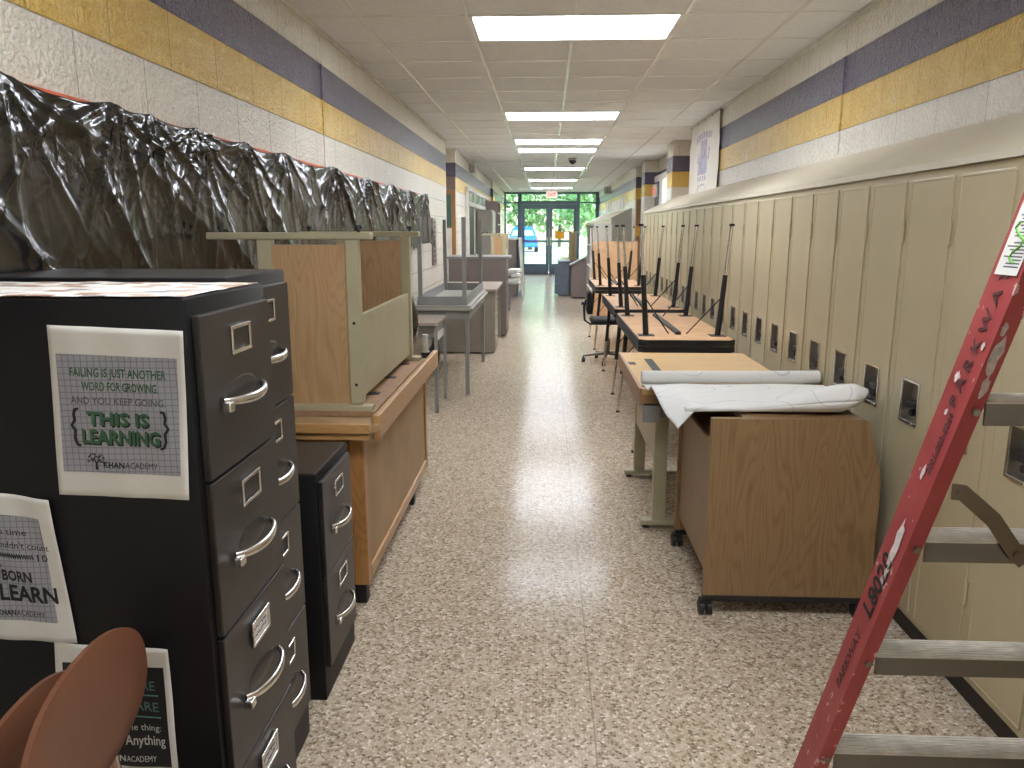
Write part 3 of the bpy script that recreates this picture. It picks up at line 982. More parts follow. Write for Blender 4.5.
cn = thing('canister', 'small pale cylinder on a dark round base beside the black bag', 'canister', (-.676, 4.30, .7555))
MB().cyl((0, 0, 0), (0, 0, .03), .027, .025, seg=24).build('base', 'black', cn, smooth=40)
MB().cyl((0, 0, .03), (0, 0, .035), .022).cyl((0, 0, .035), (0, 0, .13), .016, seg=20).build('cylinder', 'card', cn, smooth=40)
# ------------------------------------------------------------------ grey desks beyond
sd = thing('student_desk', 'low student desk with grey tube legs beside the honey table', 'desk', (-.853, 6.06, 0))
MB().prism([(-.5, .0), (-.02, .0), (0, .02), (0, .58), (-.02, .6), (-.5, .6)], 'z', .715, .738).build('desktop', 'grey_brown_top', sd)
MB().box((-.47, .05, .61), (-.03, .55, .714), .006).build('book_box', 'grey', sd)
MB().box((-.028, .1, .58), (-.018, .5, .64), .002).build('side_plate', 'white_metal', sd)
for x, y in ((-.48, .03), (-.02, .03), (-.48, .57), (-.02, .57)):
    MB().box((x - .014, y - .014, .012), (x + .014, y + .014, .714), .004).box((x - .016, y - .016, 0), (x + .016, y + .016, .014), .003).build('leg', 'grey', sd)

def grey_table(label, loc, w, L, h, group):
    t = thing('grey_table', label, 'table', loc, group=group)
    MB().box((-w, 0, h - .022), (0, L, h), .004).build('tabletop', 'grey_cab', t)
    a = MB()
    a.box((-w + .03, .03, h - .10), (-.03, .05, h - .022)).box((-w + .03, L - .05, h - .10), (-.03, L - .03, h - .022))
    a.box((-w + .03, .05, h - .10), (-w + .05, L - .05, h - .022)).box((-.05, .05, h - .10), (-.03, L - .05, h - .022))
    a.build('apron', 'grey', t)
    for x in (-w + .055, -.055):
        for y in (.055, L - .055):
            l = MB().box((x - .018, y - .018, .0), (x + .018, y + .018, h - .022), .004).build('leg', 'grey', t)
    return t
g0 = grey_table('grey tube-leg table standing upright between the wall and the aisle', (-.64, 6.76, 0), .62, 1.84, .785, 'grey tables stacked top to top')
g1 = grey_table('grey tube-leg table lying upside down, its square legs in the air', (-.66 - .50, 6.76, .785 + .785), .50, 1.84, .785, 'grey tables stacked top to top')
g1.rotation_euler = (0, R(180), 0)

def metal_desk(label, loc, w, L, h, panel, top='grey_brown_top', name='metal_desk'):
    t = thing(name, label, 'desk', loc)
    MB().box((-w, 0, h - .03), (0, L, h), .004).build('desktop', top, t)
    b = MB()
    b.box((-w + .01, .02, .02), (-.03, .045, h - .03)).box((-w + .01, L - .045, .02), (-.03, L - .02, h - .03)).box((-w + .01, .045, .1), (-w + .03, L - .045, h - .03))
    b.build('carcass', panel, t)
    ph = (h - .1) / 3
    for i in range(3):
        d = MB().box((-.34, .05, .05 + i * ph), (-.02, .48, .04 + (i + 1) * ph), .004).build('drawer', panel, t)
        MB().box((-.02, .2, .05 + (i + .62) * ph), (-.004, .33, .05 + (i + .72) * ph), .003).build('handle', 'chrome', d)
    return t
metal_desk('grey metal teacher desk with drawers past the grey tables', (-.575, 9.1, 0), .75, 1.35, .775, 'grey_beige')
hc = thing('tall_counter', 'tall grey counter unit with thin overhanging top on the left', 'counter', (-.49, 10.62, 0))
MB().box((-.86, 0, 1.07), (0, .75, 1.10), .004).build('counter_top', 'grey', hc)
MB().box((-.84, .02, .02), (-.05, .05, 1.07)).box((-.84, .05, .02), (-.82, .72, 1.07)).box((-.07, .05, .02), (-.05, .72, 1.07)).box((-.84, .69, .02), (-.07, .72, 1.07)).build('carcass', 'mauve', hc)
MB().box((-.05, .06, .72), (.13, .6, .74), .003).box((-.05, .06, .62), (-.035, .6, .72)).build('side_shelf', 'grey_cab', hc)
random.seed(3)
for i, (x, z, lb) in enumerate(((-.44, .742, 'bottom'), (-.425, .806, 'middle'), (-.44, .868, 'top'))):
    tag(MB().obox((x, 10.92, z + .03), (.13, .3, .05), Matrix.Rotation(R((-4, 5, -8)[i]), 3, 'Z') , .008).build('white_box', 'white_metal'), 'small white box, %s of the pile on the side shelf of the counter' % lb, 'box', 'white boxes piled on the counter side shelf')
metal_desk('brown panelled desk holding up the second upturned desk on the left', (-.60, 12.6, 0), .74, 1.4, .74, 'slate', name='panelled_desk')
upturned_desk('pale upturned desk with oak end panel farther down the left side', (-.61, 12.75, .741), .48, 1.1, .625)
tc = thing('tall_cabinet', 'tall pale grey double-door cabinet against the left wall', 'cabinet', (-1.06, 15.3, 0))
MB().box((-.28, 0, 0), (0, .95, 1.83), .006).build('body', 'grey_cab', tc)
for k in (0, 1):
    d = MB().box((0, .02 + k * .46, .08), (.018, .465 + k * .46, 1.8), .004).build('door', 'grey_cab', tc)
    MB().box((.018, .43 if k == 0 else .5, .9), (.03, .445 if k == 0 else .515, 1.05), .003).build('handle', 'chrome', d)
bc = thing('bookcase', 'dark brown open bookcase with pale shelves near the exit, left side', 'bookcase', (-1.05, 17.2, 0))
MB().box((-.28, 0, 0), (0, .03, 2.06)).box((-.28, .87, 0), (0, .9, 2.06)).box((-.28, .03, 0), (-.26, .87, 2.06)).box((-.28, .03, 2.03), (0, .87, 2.06)).build('case', 'mauve', bc)
for z in (.1, .6, 1.1, 1.55, 1.8):
    MB().box((-.26, .03, z), (-.005, .87, z + .025)).build('shelf', 'white_trim', bc)
metal_desk('high mauve desk unit near the exit on the left side', (-.61, 17.0, 0), .42, 1.3, 1.27, 'mauve', 'white_trim', 'desk_unit')
lb = MB().box((-.012, 0, 0), (.012, 1.6, 1.27), .003)
o = lb.build('leaning_board', 'white_trim', loc=(-.50, 16.9, 0.003)); o.rotation_euler = (0, R(-3.5), 0)
tag(o, 'tall white board leaning against the mauve desk unit', 'board')

# ------------------------------------------------------------------ lockers
def make_locker():
    """front at x=0 facing -x, occupies y 0..w"""
    w, zb, zt = .333, .10, 1.665
    t = thing('locker', 'x', 'locker', (1.31, 0, 0), group='beige lockers along the right wall')
    b = MB()
    b.box((.012, .0, zb), (.37, .012, zt)).box((.012, w - .012, zb), (.37, w, zt))
    b.box((0, .03, zt - .035), (.37, w - .03, zt)).box((0, .03, zb), (.37, w - .03, zb + .03)).box((.37, 0, zb), (.385, w, zt))
    b.box((0, .0, zb), (.012, .03, zt)).box((0, w - .03, zb), (.012, w, zt))
    b.box((.045, .0, 0), (.06, w, zb))
    b.build('frame', 'locker', t)
    y0, y1, z0, z1 = .026, w - .026, zb + .022, zt - .03
    py0, py1, pz0, pz1 = .10, .225, .79, .937
    d = MB()
    for (a0, a1, c0, c1) in ((y0, y1, z0, pz0), (y0, y1, pz1, z1), (y0, py0, pz0, pz1), (py1, y1, pz0, pz1)):
        d.box((-.004, a0, c0), (.006, a1, c1))
    bmesh.ops.remove_doubles(d.bm, verts=d.bm.verts[:], dist=1e-5)
    # rolled edges
    for ya in (y0, y1): d.box((-.0055, ya - .004, z0), (0, ya + .004, z1), .002)
    d.box((-.0055, y0, z1 - .006), (0, y1, z1 + .004), .002).box((-.0055, y0, z0 - .004), (0, y1, z0 + .006), .002)
    door = d.build('door', 'locker', t)
    p = MB()
    p.box((.026, py0, pz0), (.030, py1, pz1)).box((-.007, py0, pz0), (.03, py0 + .004, pz1)).box((-.007, py1 - .004, pz0), (.03, py1, pz1))
    p.box((-.007, py0 + .004, pz0), (.03, py1 - .004, pz0 + .004)).box((-.007, py0 + .004, pz1 - .004), (.03, py1 - .004, pz1))
    pk = p.build('handle_pocket', 'pocket_steel', door)
    rm = MB()
    for a_, b_ in (((py0 - .004, pz0 - .004), (py0 + .002, pz1 + .004)), ((py1 - .002, pz0 - .004), (py1 + .004, pz1 + .004)), ((py0, pz0 - .004), (py1, pz0 + .002)), ((py0, pz1 - .002), (py1, pz1 + .004))):
        rm.box((-.010, a_[0], a_[1]), (-.005, b_[0], b_[1]))
    rm.build('pocket_rim', 'chrome', pk)
    MB().box((-.002, py0 + .03, pz0 + .05), (.03, py1 - .03, pz0 + .075), .003).cyl((-.002, (py0 + py1) / 2, pz0 + .035), (.03, (py0 + py1) / 2, pz0 + .035), .012).build('latch', 'black', pk)
    for z in (.33, 1.42):
        MB().cyl((-.006, y0 - .012, z), (-.006, y0 - .012, z + .075), .0055, seg=8).build('hinge', 'locker', door)
    return t
lk0 = make_locker()
NL = 29
ordn = ['first', 'second', 'third', 'fourth', 'fifth', 'sixth', 'seventh', 'eighth', 'ninth', 'tenth', 'eleventh', 'twelfth', 'thirteenth', 'fourteenth', 'fifteenth', 'sixteenth', 'seventeenth',
        'eighteenth', 'nineteenth', 'twentieth', 'twenty-first', 'twenty-second', 'twenty-third', 'twenty-fourth', 'twenty-fifth', 'twenty-sixth', 'twenty-seventh', 'twenty-eighth', 'twenty-ninth']
YL0 = 2.922 - .333 * 6
for i in range(NL):
    y = YL0 + .333 * i
    if i < 3: lab = 'tall beige locker behind the camera side of the ladder, %s of that end' % ordn[i]
    elif i == 3: lab = 'tall beige locker cut by the right edge of the photo, behind the ladder'
    elif i == 4: lab = 'tall beige locker right behind the aluminium steps of the red ladder'
    elif i == 5: lab = 'tall beige locker crossed by the red ladder rail'
    elif i == 6: lab = 'nearest tall beige locker fully clear of the ladder, beside the walnut desk'
    else: lab = '%s tall beige locker beyond the red ladder, counting down the corridor' % ordn[i - 6]
    if i == 0:
        lk0.location = (1.31, y, 0); lk0['label'] = lab
    else:
        dup(lk0, (1.31, y, 0), label=lab)
YL1 = YL0 + .333 * NL
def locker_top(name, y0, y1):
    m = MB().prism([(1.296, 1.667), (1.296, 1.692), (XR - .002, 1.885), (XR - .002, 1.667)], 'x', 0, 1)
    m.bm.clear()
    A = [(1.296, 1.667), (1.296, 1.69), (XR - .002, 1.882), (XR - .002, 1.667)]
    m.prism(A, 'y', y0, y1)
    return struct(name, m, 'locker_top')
locker_top('trim_6', YL0, YL1)
struct('baseboard_right', MB().box((1.345, YL0, 0.001), (1.354, YL1, .1)), 'kick')
# far bank beyond the alcove
for i in range(24):
    dup(lk0, (1.31, 15.9 + .333 * i, 0), label='%s beige locker of the far bank beyond the pillars' % ordn[i], group='beige lockers of the far bank on the right')
locker_top('trim_7', 15.9, 15.9 + .333 * 24)
ep = thing('end_panel', 'grey end panel closing the near end of the far locker bank', 'panel', (1.3, 15.86, 0))
MB().prism([(0, 0), (0, 1.69), (XR - .002 - 1.3, 1.882), (XR - .002 - 1.3, 0)], 'y', 0, .03).build('panel', 'grey_cab', ep)

# ------------------------------------------------------------------ right wall details
def banner_pt(u, v):
    y = 9.47 - 1.5 * u
    z = 2.62 - .76 * v - .012 * math.sin(u * math.pi) * v + .03 * u * 0
    x = 1.692 - .016 * (.5 + .5 * math.sin(u * 15 + v * 3.5)) * (.25 + v) - .01 * noise.noise((u * 5, v * 4, 2))
    return Vector((x, y, z))
bn = thing('banner', 'white cloth banner with a faded purple tower emblem on the right wall', 'banner', (0, 0, 0))
MB().grid(banner_pt, 70, 40).build('cloth', 'cloth', bn, smooth=180, thick=.002)
def emblem(polys, name):
    m = MB()
    for pl in polys:
        (u0, u1, v0, v1) = pl
        m.grid(lambda a, b: banner_pt(u0 + (u1 - u0) * a, v0 + (v1 - v0) * b) - Vector((.0022, 0, 0)), 8, 8)
    return m.build(name, 'purple_print', bn, smooth=180)
emblem([(.40, .60, .28, .50), (.36, .64, .50, .62), (.34, .66, .62, .74)], 'tower_emblem')
emblem([(.36, .40, .55, .60), (.30, .35, .44, .58), (.65, .70, .40, .56)], 'turret_emblem')
letters = [(.22 + .07 * k, .22 + .07 * k + .05, .20 - .03 * math.sin(k / 7 * math.pi), .29 - .03 * math.sin(k / 7 * math.pi)) for k in range(8)]
emblem(letters, 'letter_band')
emblem([(.36 + .065 * k, .40 + .065 * k, .76, .83) for k in range(5)], 'letter_row')
ar = MB()
for k in range(12):
    a0, a1 = math.pi * k / 12, math.pi * (k + 1) / 12
    pts = [banner_pt(.5 - .14 * math.cos(a0), .96 - .09 * math.sin(a0)), banner_pt(.5 - .14 * math.cos(a1), .96 - .09 * math.sin(a1)),
           banner_pt(.5 - .12 * math.cos(a1), .96 - .07 * math.sin(a1)), banner_pt(.5 - .12 * math.cos(a0), .96 - .07 * math.sin(a0))]
    ar.quad(*[p - Vector((.0022, 0, 0)) for p in pts])
ar.build('arch_mark', 'purple_print', bn)
g = MB()
for u in (.01, .25, .5, .75, .99):
    p = banner_pt(u, .012); g.cyl(p - Vector((.006, 0, 0)), p + Vector((.017, 0, 0)), .008)
g.build('grommet', 'black', bn)

rs = tag(MB().box((XR + .215, 10.2, 2.0), (XR + .238, 10.75, 2.30), .004).build('red_sign', 'red_sign'), 'red sign on the alcove wall half hidden behind the banner', 'sign')
d5 = struct('door_5', MB().box((XR + .19, 11.5, 0), (XR + .235, 14.0, .05)).box((XR + .17, 11.46, 2.26), (XR + .235, 14.0, 2.36), .004).box((XR + .17, 12.2, 0), (XR + .235, 12.3, 2.26), .004).box((XR + .17, 13.0, 0), (XR + .235, 13.35, 2.26), .004), 'white_trim')
MB().box((XR + .21, 12.3, 1.78), (XR + .225, 13.0, 2.26)).build('lit_pane', 'lit', d5)
MB().box((XR + .20, 12.3, 0), (XR + .23, 13.0, 1.78), .003).box((XR + .2, 11.5, 0), (XR + .23, 12.2, 2.26), .003).build('lower_panel', 'white_trim', d5)
MB().box((XR + .19, 13.35, 0), (XR + .23, 14.0, 2.26), .003).build('door_leaf', 'dark_door', d5)
e2 = thing('exit_sign', 'small red exit sign in the alcove left of the pillar', 'exit sign', (XR + .16, 13.75, 2.0))
MB().box((-.02, -.2, 0), (.02, .2, .22), .006).build('housing', 'white_metal', e2)
text('EXIT', .15, emitter('exit_red_side', (220, 70, 60), .6), e2, (-.0215, .16, .05), (0, -1, 0), (0, 0, 1), bold=.004, sx=.85)
struct('trim_8', MB().box((XR + .02, 15.27, 0), (XR + .24, 15.3, 2.03), .003), 'wood_door')
tag(MB().box((XR + .015, 15.262, 1.33), (XR + .15, 15.268, 1.53)).build('paper_sign', 'yellow_paper'), 'yellow sign on the brown panel beside the far pillar', 'sign')
sp = thing('wall_speaker', 'small grey round speaker high on the far right wall', 'speaker', (XR, 21.3, 2.40))
MB().box((-.03, -.05, -.02), (0, .05, .18), .004).build('bracket', 'grey', sp)
MB().cyl((-.11, 0, 0), (-.11, 0, .17), .07, .06, seg=20).cyl((-.11, 0, .08), (-.02, 0, .08), .02).build('housing', 'grey', sp, smooth=40)
for k in range(6):
    tag(MB().box((XR - .006, 17.6 + k * .85, 1.93), (XR - .002, 18.25 + k * .85, 2.16)).build('paper_sheet', 'paper'), '%s white paper sheet of the row above the far lockers' % ordn[k], 'paper sheet', 'white papers above the far lockers')
dm = thing('camera_dome', 'dark security camera dome on the ceiling beyond the light pair', 'camera', (.44, 13.55, ZC - .004))
MB().cyl((0, 0, -.035), (0, 0, 0), .075, .08, seg=24).build('base', 'grey_cab', dm, smooth=40)
b = MB().sphere((0, 0, -.035), .065, 24)
b.build('dome', 'dome', dm, smooth=180)

# ------------------------------------------------------------------ walnut rolling desk
rd = thing('rolling_desk', 'walnut laminate desk on black casters standing beside the lockers', 'desk', (.617, 2.79, 0))
prof = [(0, .085), (0, .785), (.555, .785), (.572, .775), (.622, .585), (.632, .55), (.632, .085)]
for y in (0, .66):
    e = MB().prism(prof, 'y', y, y + .028).build('end_panel', 'oak_dark', rd)
    MB().box((.0, y - .001, .06), (.632, y + .029, .085), .003).build('base_rail', 'black', e)
MB().prism([(.12, .785), (.12, .765), (.56, .765), (.556, .785)], 'y', .028, .66).build('desktop', 'oak_dark', rd)
MB().box((.015, .028, .15), (.032, .66, .675), .003).build('front_panel', 'oak_dark', rd)
MB().box((.04, .028, .12), (.6, .66, .138), .003).build('bottom_shelf', 'oak_dark', rd)
MB().box((.555, .028, .14), (.572, .66, .76)).build('back_panel', M['slate'], rd)
for x in (.012, .60):
    for y in (.014, .674):
        c = MB()
        c.cyl((x - .024, y, .029), (x - .006, y, .029), .029, seg=20).cyl((x + .006, y, .029), (x + .024, y, .029), .029, seg=20)
        c.cyl((x - .022, y, .029), (x + .022, y, .029), .012)
        c.prism([(x - .027, .04), (x - .02, .062), (x + .02, .062), (x + .027, .04)], 'y', y - .02, y + .02)
        c.build('caster', 'black', rd, smooth=40)

# computer table behind it
ct = thing('computer_table', 'light oak computer table with beige C legs under the paper rolls', 'table', (.44, 3.53, 0))
W, L, H = .74, 1.08, .742
MB().box((.012, 0, H - .028), (W, L, H), .002).build('tabletop', 'oak_top', ct)
MB().box((0, 0, H - .078), (.014, L, H + .003), .003).box((.014, .0, H - .07), (.09, .014, H - .028), .002).build('edge_band', 'oak_edge', ct)
for a in ((.125, .17, .46, .85), (.125, .172, .34, .375), (.022, .06, .66, .74), (.02, .05, .04, .09)): MB().box((a[0], a[2], H - .001), (a[1], a[3], H + .0012)).build('cable_slot', 'black', ct)
MB().box((.03, .02, H - .14), (W - .06, L - .02, H - .08)).box((.02, .0, H - .16), (.10, .03, H - .08), .003).build('under_frame', 'grey', ct)
MB().box((.105, .2, .34), (.122, .96, H - .085), .003).build('side_panel', 'beige', ct)
for y in (.14, .95):
    lg_ = MB().box((.10, y, .04), (.165, y + .05, H - .10), .005).build('leg', 'beige', ct)
    MB().box((.045, y - .005, .018), (.62, y + .055, .045), .006).build('foot', 'beige', lg_)
    g = MB()
    for x in (.075, .59): g.cyl((x, y + .025, 0), (x, y + .025, .02), .018, .010)
    g.build('glide', 'black', lg_)

# plans
pr = thing('drawing_roll', 'white drawing sheet unrolled from a neat roll across the oak table', 'paper roll', (.44, 3.2, .745))
MB().tube([(.02, .44, .033), (.4, .44, .034), (.855, .45, .035)], [.030, .031, .032], seg=28).build('rear_roll', 'drawing', pr, smooth=60)
def sm_(a, b, x):
    x = min(1, max(0, (x - a) / (b - a)))
    return x * x * (3 - 2 * x)
def sh(u, v):
    x = .02 + (.80 - .09 * v) * u
    y = .43 - .74 * v
    z = .004 + .044 * sm_(.2, .32, v) + .006 * v
    left = max(0, 1 - u / .17)
    z -= .075 * left ** 1.2 * sm_(.12, .8, v)
    z += .006 * math.sin(u * 9 + v * 4) * v + .004 * noise.noise((u * 6, v * 6, 0)) * v
    if v < .16: z = max(z, .003)
    if u > .22 and v > .3: z = max(z, .0445)
    return Vector((x + .05 * left * v, y, z))
MB().grid(sh, 60, 60).build('sheet', 'drawing', pr, smooth=180, thick=.0008)
def fr_pt(u, v):
    r = .010 + .050 * sm_(.25, .95, u) + .002 * noise.noise((u * 8, v * 3, 0))
    c = Vector((.09 + .65 * u, -.33 + .02 * u, .048 + r * .9))
    a = 2 * math.pi * v
    end = (1 - max(0, u - .93) / .07 * .35)
    return c + Vector((.03 * math.sin(a) * u, -r * 1.1 * end * math.cos(a), r * .9 * end * math.sin(a)))
MB().grid(fr_pt, 60, 32).build('front_roll', 'drawing', pr, smooth=180, thick=.0008)

# ------------------------------------------------------------------ folding activity tables in pairs
def activity_table(label, loc, up=True):
    t = thing('activity_table', label, 'table', loc, group='activity tables stacked top to top')
    W, L, h = .60, 1.60, .75
    c = .035
    poly = [(-W / 2 + c, 0), (W / 2 - c, 0), (W / 2, c), (W / 2, L - c), (W / 2 - c, L), (-W / 2 + c, L), (-W / 2, L - c), (-W / 2, c)]
    sm = [(x * .975, .008 + y * (L - .016) / L) for x, y in poly]
    MB().prism(poly, 'z', h - .038, h - .002).build('edge_band', 'black', t)
    MB().prism(sm, 'z', h - .0405, h - .0375).prism(sm, 'z', h - .0015, h).build('tabletop', 'table_under', t)
    MB().box((-.0, .24, h - .062), (.035, L - .24, h - .0405), .004).build('centre_rail', 'black', t)
    for x in (-.23, .23):
        for y in (.22, L - .22):
            sx_ = 1 if x > 0 else -1
            dx = .055 * sx_
            top = Vector((x, y, h - .036)); bot = Vector((x + dx, y, 0))
            mid = top.lerp(bot, .55)
            lg_ = MB().tube([top, mid], [.019, .016], 12).box((x - .05, y - .05, h - .044), (x + .05, y + .05, h - .0405)).build('leg', 'black', t, smooth=50)
            MB().tube([mid, bot + Vector((0, 0, .012))], [.0125, .0115], 12).build('lower_leg', 'chrome', lg_, smooth=50)
            MB().cyl(bot, bot + Vector((0, 0, .015)), .017, seg=14).build('foot_cap', 'black', lg_)
            d = 1 if y < L / 2 else -1
            MB().tube([top.lerp(bot, .36), Vector((x * .25 + .017, y + d * .06, h - .042))], .0045, 6).build('brace', 'black', lg_)
    return t
at0 = activity_table('nearest activity table, upright with black edge, behind the oak computer table', (.885, 4.8, 0))
names = [('nearest upside-down activity table, splayed legs up, resting on the front table',),
         ('upright activity table, second from the front', 'upside-down activity table of the second pair, legs up'),
         ('upright activity table farthest along the lockers', 'upside-down activity table farthest along, legs up before the tan board')]
for k, y in enumerate((4.8, 6.66, 9.3)):
    if k: dup(at0, (.9, y, 0), label=names[k][0])
    dup(at0, ((.885, .9, .9)[k], y, 1.502), rot=(0, R(180), 0), label=names[k][-1])

# task chair
tk = thing('task_chair', 'black swivel task chair with chrome star base by the table legs', 'chair', (.70, 8.62, 0))
for k in range(5):
    a = R(90 + 72 * k + 95)
    e = Vector((.27 * math.cos(a), .27 * math.sin(a), .075))
    lg_ = MB().tube([(0, 0, .105), e], [.02, .013], 8).build('base_arm', 'dull_steel', tk, smooth=50)
    MB().cyl((e.x - .018, e.y, .028), (e.x + .018, e.y, .028), .027, seg=16).cyl((e.x, e.y, .03), (e.x, e.y, .08), .008).build('caster', 'black', lg_, smooth=40)
MB().cyl((0, 0, .09), (0, 0, .27), .026).cyl((0, 0, .27), (0, 0, .44), .014).build('gas_column', 'dull_steel', tk, smooth=40)
MB().box((-.2, -.2, .44), (.2, .2, .50), .025).build('seat', 'black_fabric', tk, smooth=60)
MB().tube([(-.08, 0, .435), (-.2, 0, .43), (-.26, 0, .47), (-.27, 0, .62), (-.25, 0, .7)], .012, 8).build('back_bar', 'black', tk, smooth=60)
MB().box((-.245, -.17, .55), (-.19, .17, .80), .024).build('backrest', 'black_fabric', tk, smooth=60)
MB().cyl((-.30, 0, .66), (-.24, 0, .66), .018).build('adjust_knob', 'black', tk)

# ------------------------------------------------------------------ far right furniture
tb = MB().box((0, 0, 0), (.72, .03, 1.275), .004).build('tan_board', 'table_under', loc=(.74, 12.5, 0.0))
tb.rotation_euler = (R(-3), 0, 0)
tag(tb, 'tan wood board standing behind the farthest activity tables', 'board')
bk = thing('open_bookcase', 'pale open bookcase with its shelves facing the aisle', 'bookcase', (.78, 13.0, 0))
MB().box((0, 0, 0), (.30, .025, 1.56)).box((0, 1.9, 0), (.30, 1.925, 1.56)).box((.28, .025, 0), (.30, 1.9, 1.56)).box((0, .025, 1.535), (.28, 1.9, 1.56)).build('case', 'grey_cab', bk)
MB().box((0, .95, .05), (.28, .97, 1.535)).build('divider', 'white_trim', bk)
for z in (.05, .42, .8, 1.17): MB().box((0, .025, z), (.28, .95, z + .022)).box((0, .97, z), (.28, 1.9, z + .022)).build('shelf', 'white_trim', bk)
pd = thing('podium', 'mauve podium with a slanted top in the aisle on the far right', 'podium', (.55, 16.7, 0))
MB().prism([(0, .03), (0, .69), (.33, .86), (.33, .03)], 'y', 0, .5).build('body', 'mauve', pd)
MB().prism([(-.03, .69), (-.03, .715), (.34, .905), (.34, .88)], 'y', -.02, .52).build('slanted_top', 'grey', pd)
MB().box((.03, .03, 0), (.3, .47, .03)).build('plinth', 'black', pd)
o = MB().obox((0, 0, 0), (.10, .24, .004), Matrix.Rotation(R(-27), 3, 'Y')).build('paper', 'paper', loc=(.565, 16.95, .746))
tag(o, 'white papers on the low edge of the slanted podium top', 'paper')
sdsk = metal_desk('slate grey desk standing left of the podium toward the exit', (.545, 17.3, 0), .27, 1.2, .77, 'slate', 'slate', 'side_desk')
upd = metal_desk('dark desk farther back beside the right exit door', (.98, 18.6, 0), .62, 1.4, .72, 'mauve', 'mauve', 'back_desk')
upturned_desk('mauve-brown upturned desk in front of the right exit door', (.78, 18.75, .722), .40, 1.1, .665)

# ------------------------------------------------------------------ red step ladder
ld = thing('step_ladder', 'red fibreglass step ladder with aluminium steps at the right edge', 'ladder', (0, 0, 0))
LEAN = -.283
def rail_pt(z, side):      # near inner edge of the front rail
    xi = .668 + .113 * z if side == 0 else 1.262 - .113 * z
    return Vector((xi, 1.73 + LEAN * z, z))
def channel(name, side, lean_pts, parent, mat, web=.088, fl=.032, out=-1):
    m = MB()
    z0, z1 = lean_pts
    secs = []
    for z in (z0, z1):
        p = rail_pt(z, side)
        s = -1 if side == 0 else 1
        q = [(0, 0), (s * fl, 0), (s * fl, web), (0, web), (0, web - .005), (s * (fl - .005), web - .005), (s * (fl - .005), .005), (0, .005)]
        secs.append([m.bm.verts.new((p.x + a, p.y + b, z)) for a, b in q])
    n = 8
    m.bm.faces.new(secs[0]); m.bm.faces.new(secs[1][::-1])
    for i in range(n):
        m.bm.faces.new((secs[0][i], secs[0][(i + 1) % n], secs[1][(i + 1) % n], secs[1][i]))
    return m.build(name, mat, parent)
r0 = channel('front_rail', 0, (.02, 1.80), ld, 'red_ladder')
r1 = channel('front_rail', 1, (.02, 1.80), ld, 'red_ladder')
for side, rr in ((0, r0), (1, r1)):
    p = rail_pt(0, side); s = -1 if side == 0 else 1
    a, b = sorted((p.x - s * .004, p.x + s * .036))
    MB().box((a, p.y - .005, 0), (b, p.y + .09, .03), .004).build('rubber_foot', 'black', rr)
step_z = [.249, .553, .858, 1.163, 1.468]
for z in step_z:
    a, b = rail_pt(z, 0), rail_pt(z, 1)
    m = MB()
    m.box((a.x, a.y, z - .006), (b.x, a.y + .075, z), .002)
    for k in range(7): m.box((a.x, a.y + .006 + k * .0098, z), (b.x, a.y + .010 + k * .0098, z + .0025))
    m.box((a.x, a.y + .071, z - .03), (b.x, a.y + .075, z - .006))
    st = m.build('step', 'alu', ld)
    MB().box((a.x, a.y - .001, z - .045), (b.x, a.y + .004, z - .004)).build('step_lip', 'lip', st)
    for q, s in ((a, -1), (b, 1)): MB().cyl((q.x + s * .016, q.y - .004, z - .02), (q.x + s * .016, q.y, z - .02), .007).build('rivet', 'dull_steel', st, smooth=40)
# knee braces from the rails down to the second step
for side in (0, 1):
    s_ = 1 if side == 0 else -1
    a = rail_pt(.975, side)
    b_ = rail_pt(.858, side)
    P0 = Vector((a.x + s_ * .006, a.y - .004, a.z)); P1 = Vector((a.x + s_ * .026, a.y - .005, a.z - .002))
    P2 = Vector((b_.x + s_ * .175, b_.y - .006, .858 - .022)); P3 = P2 + Vector((s_ * .02, 0, -.018))
    m = MB()
    hw = .016
    side_v = Vector((0, 0, 1))
    secs = []
    for p_, nrm in ((P0, Vector((0, 0, 1))), (P1, Vector((s_ * .35, 0, .94))), (P1.lerp(P2, .5) + Vector((s_ * .006, 0, .008)), Vector((s_ * .6, 0, .8))), (P2, Vector((s_ * .7, 0, .7))), (P3, Vector((s_ * .75, 0, .66)))):
        q_ = nrm.normalized() * hw
        secs.append([m.bm.verts.new(p_ + q_ + Vector((0, -.002, 0))), m.bm.verts.new(p_ - q_ + Vector((0, -.002, 0))), m.bm.verts.new(p_ - q_ + Vector((0, .002, 0))), m.bm.verts.new(p_ + q_ + Vector((0, .002, 0)))])
    for A_, B_ in zip(secs, secs[1:]):
        for k in range(4): m.bm.faces.new((A_[k], A_[(k + 1) % 4], B_[(k + 1) % 4], B_[k]))
    m.bm.faces.new(secs[0]); m.bm.faces.new(secs[-1][::-1])
    m.cyl(P1.lerp(P0, .3) + Vector((0, -.006, 0)), P1.lerp(P0, .3), .007).cyl(P2 + Vector((0, -.007, 0)), P2, .008)
    m.build('knee_brace', 'brace_steel', ld, smooth=30)
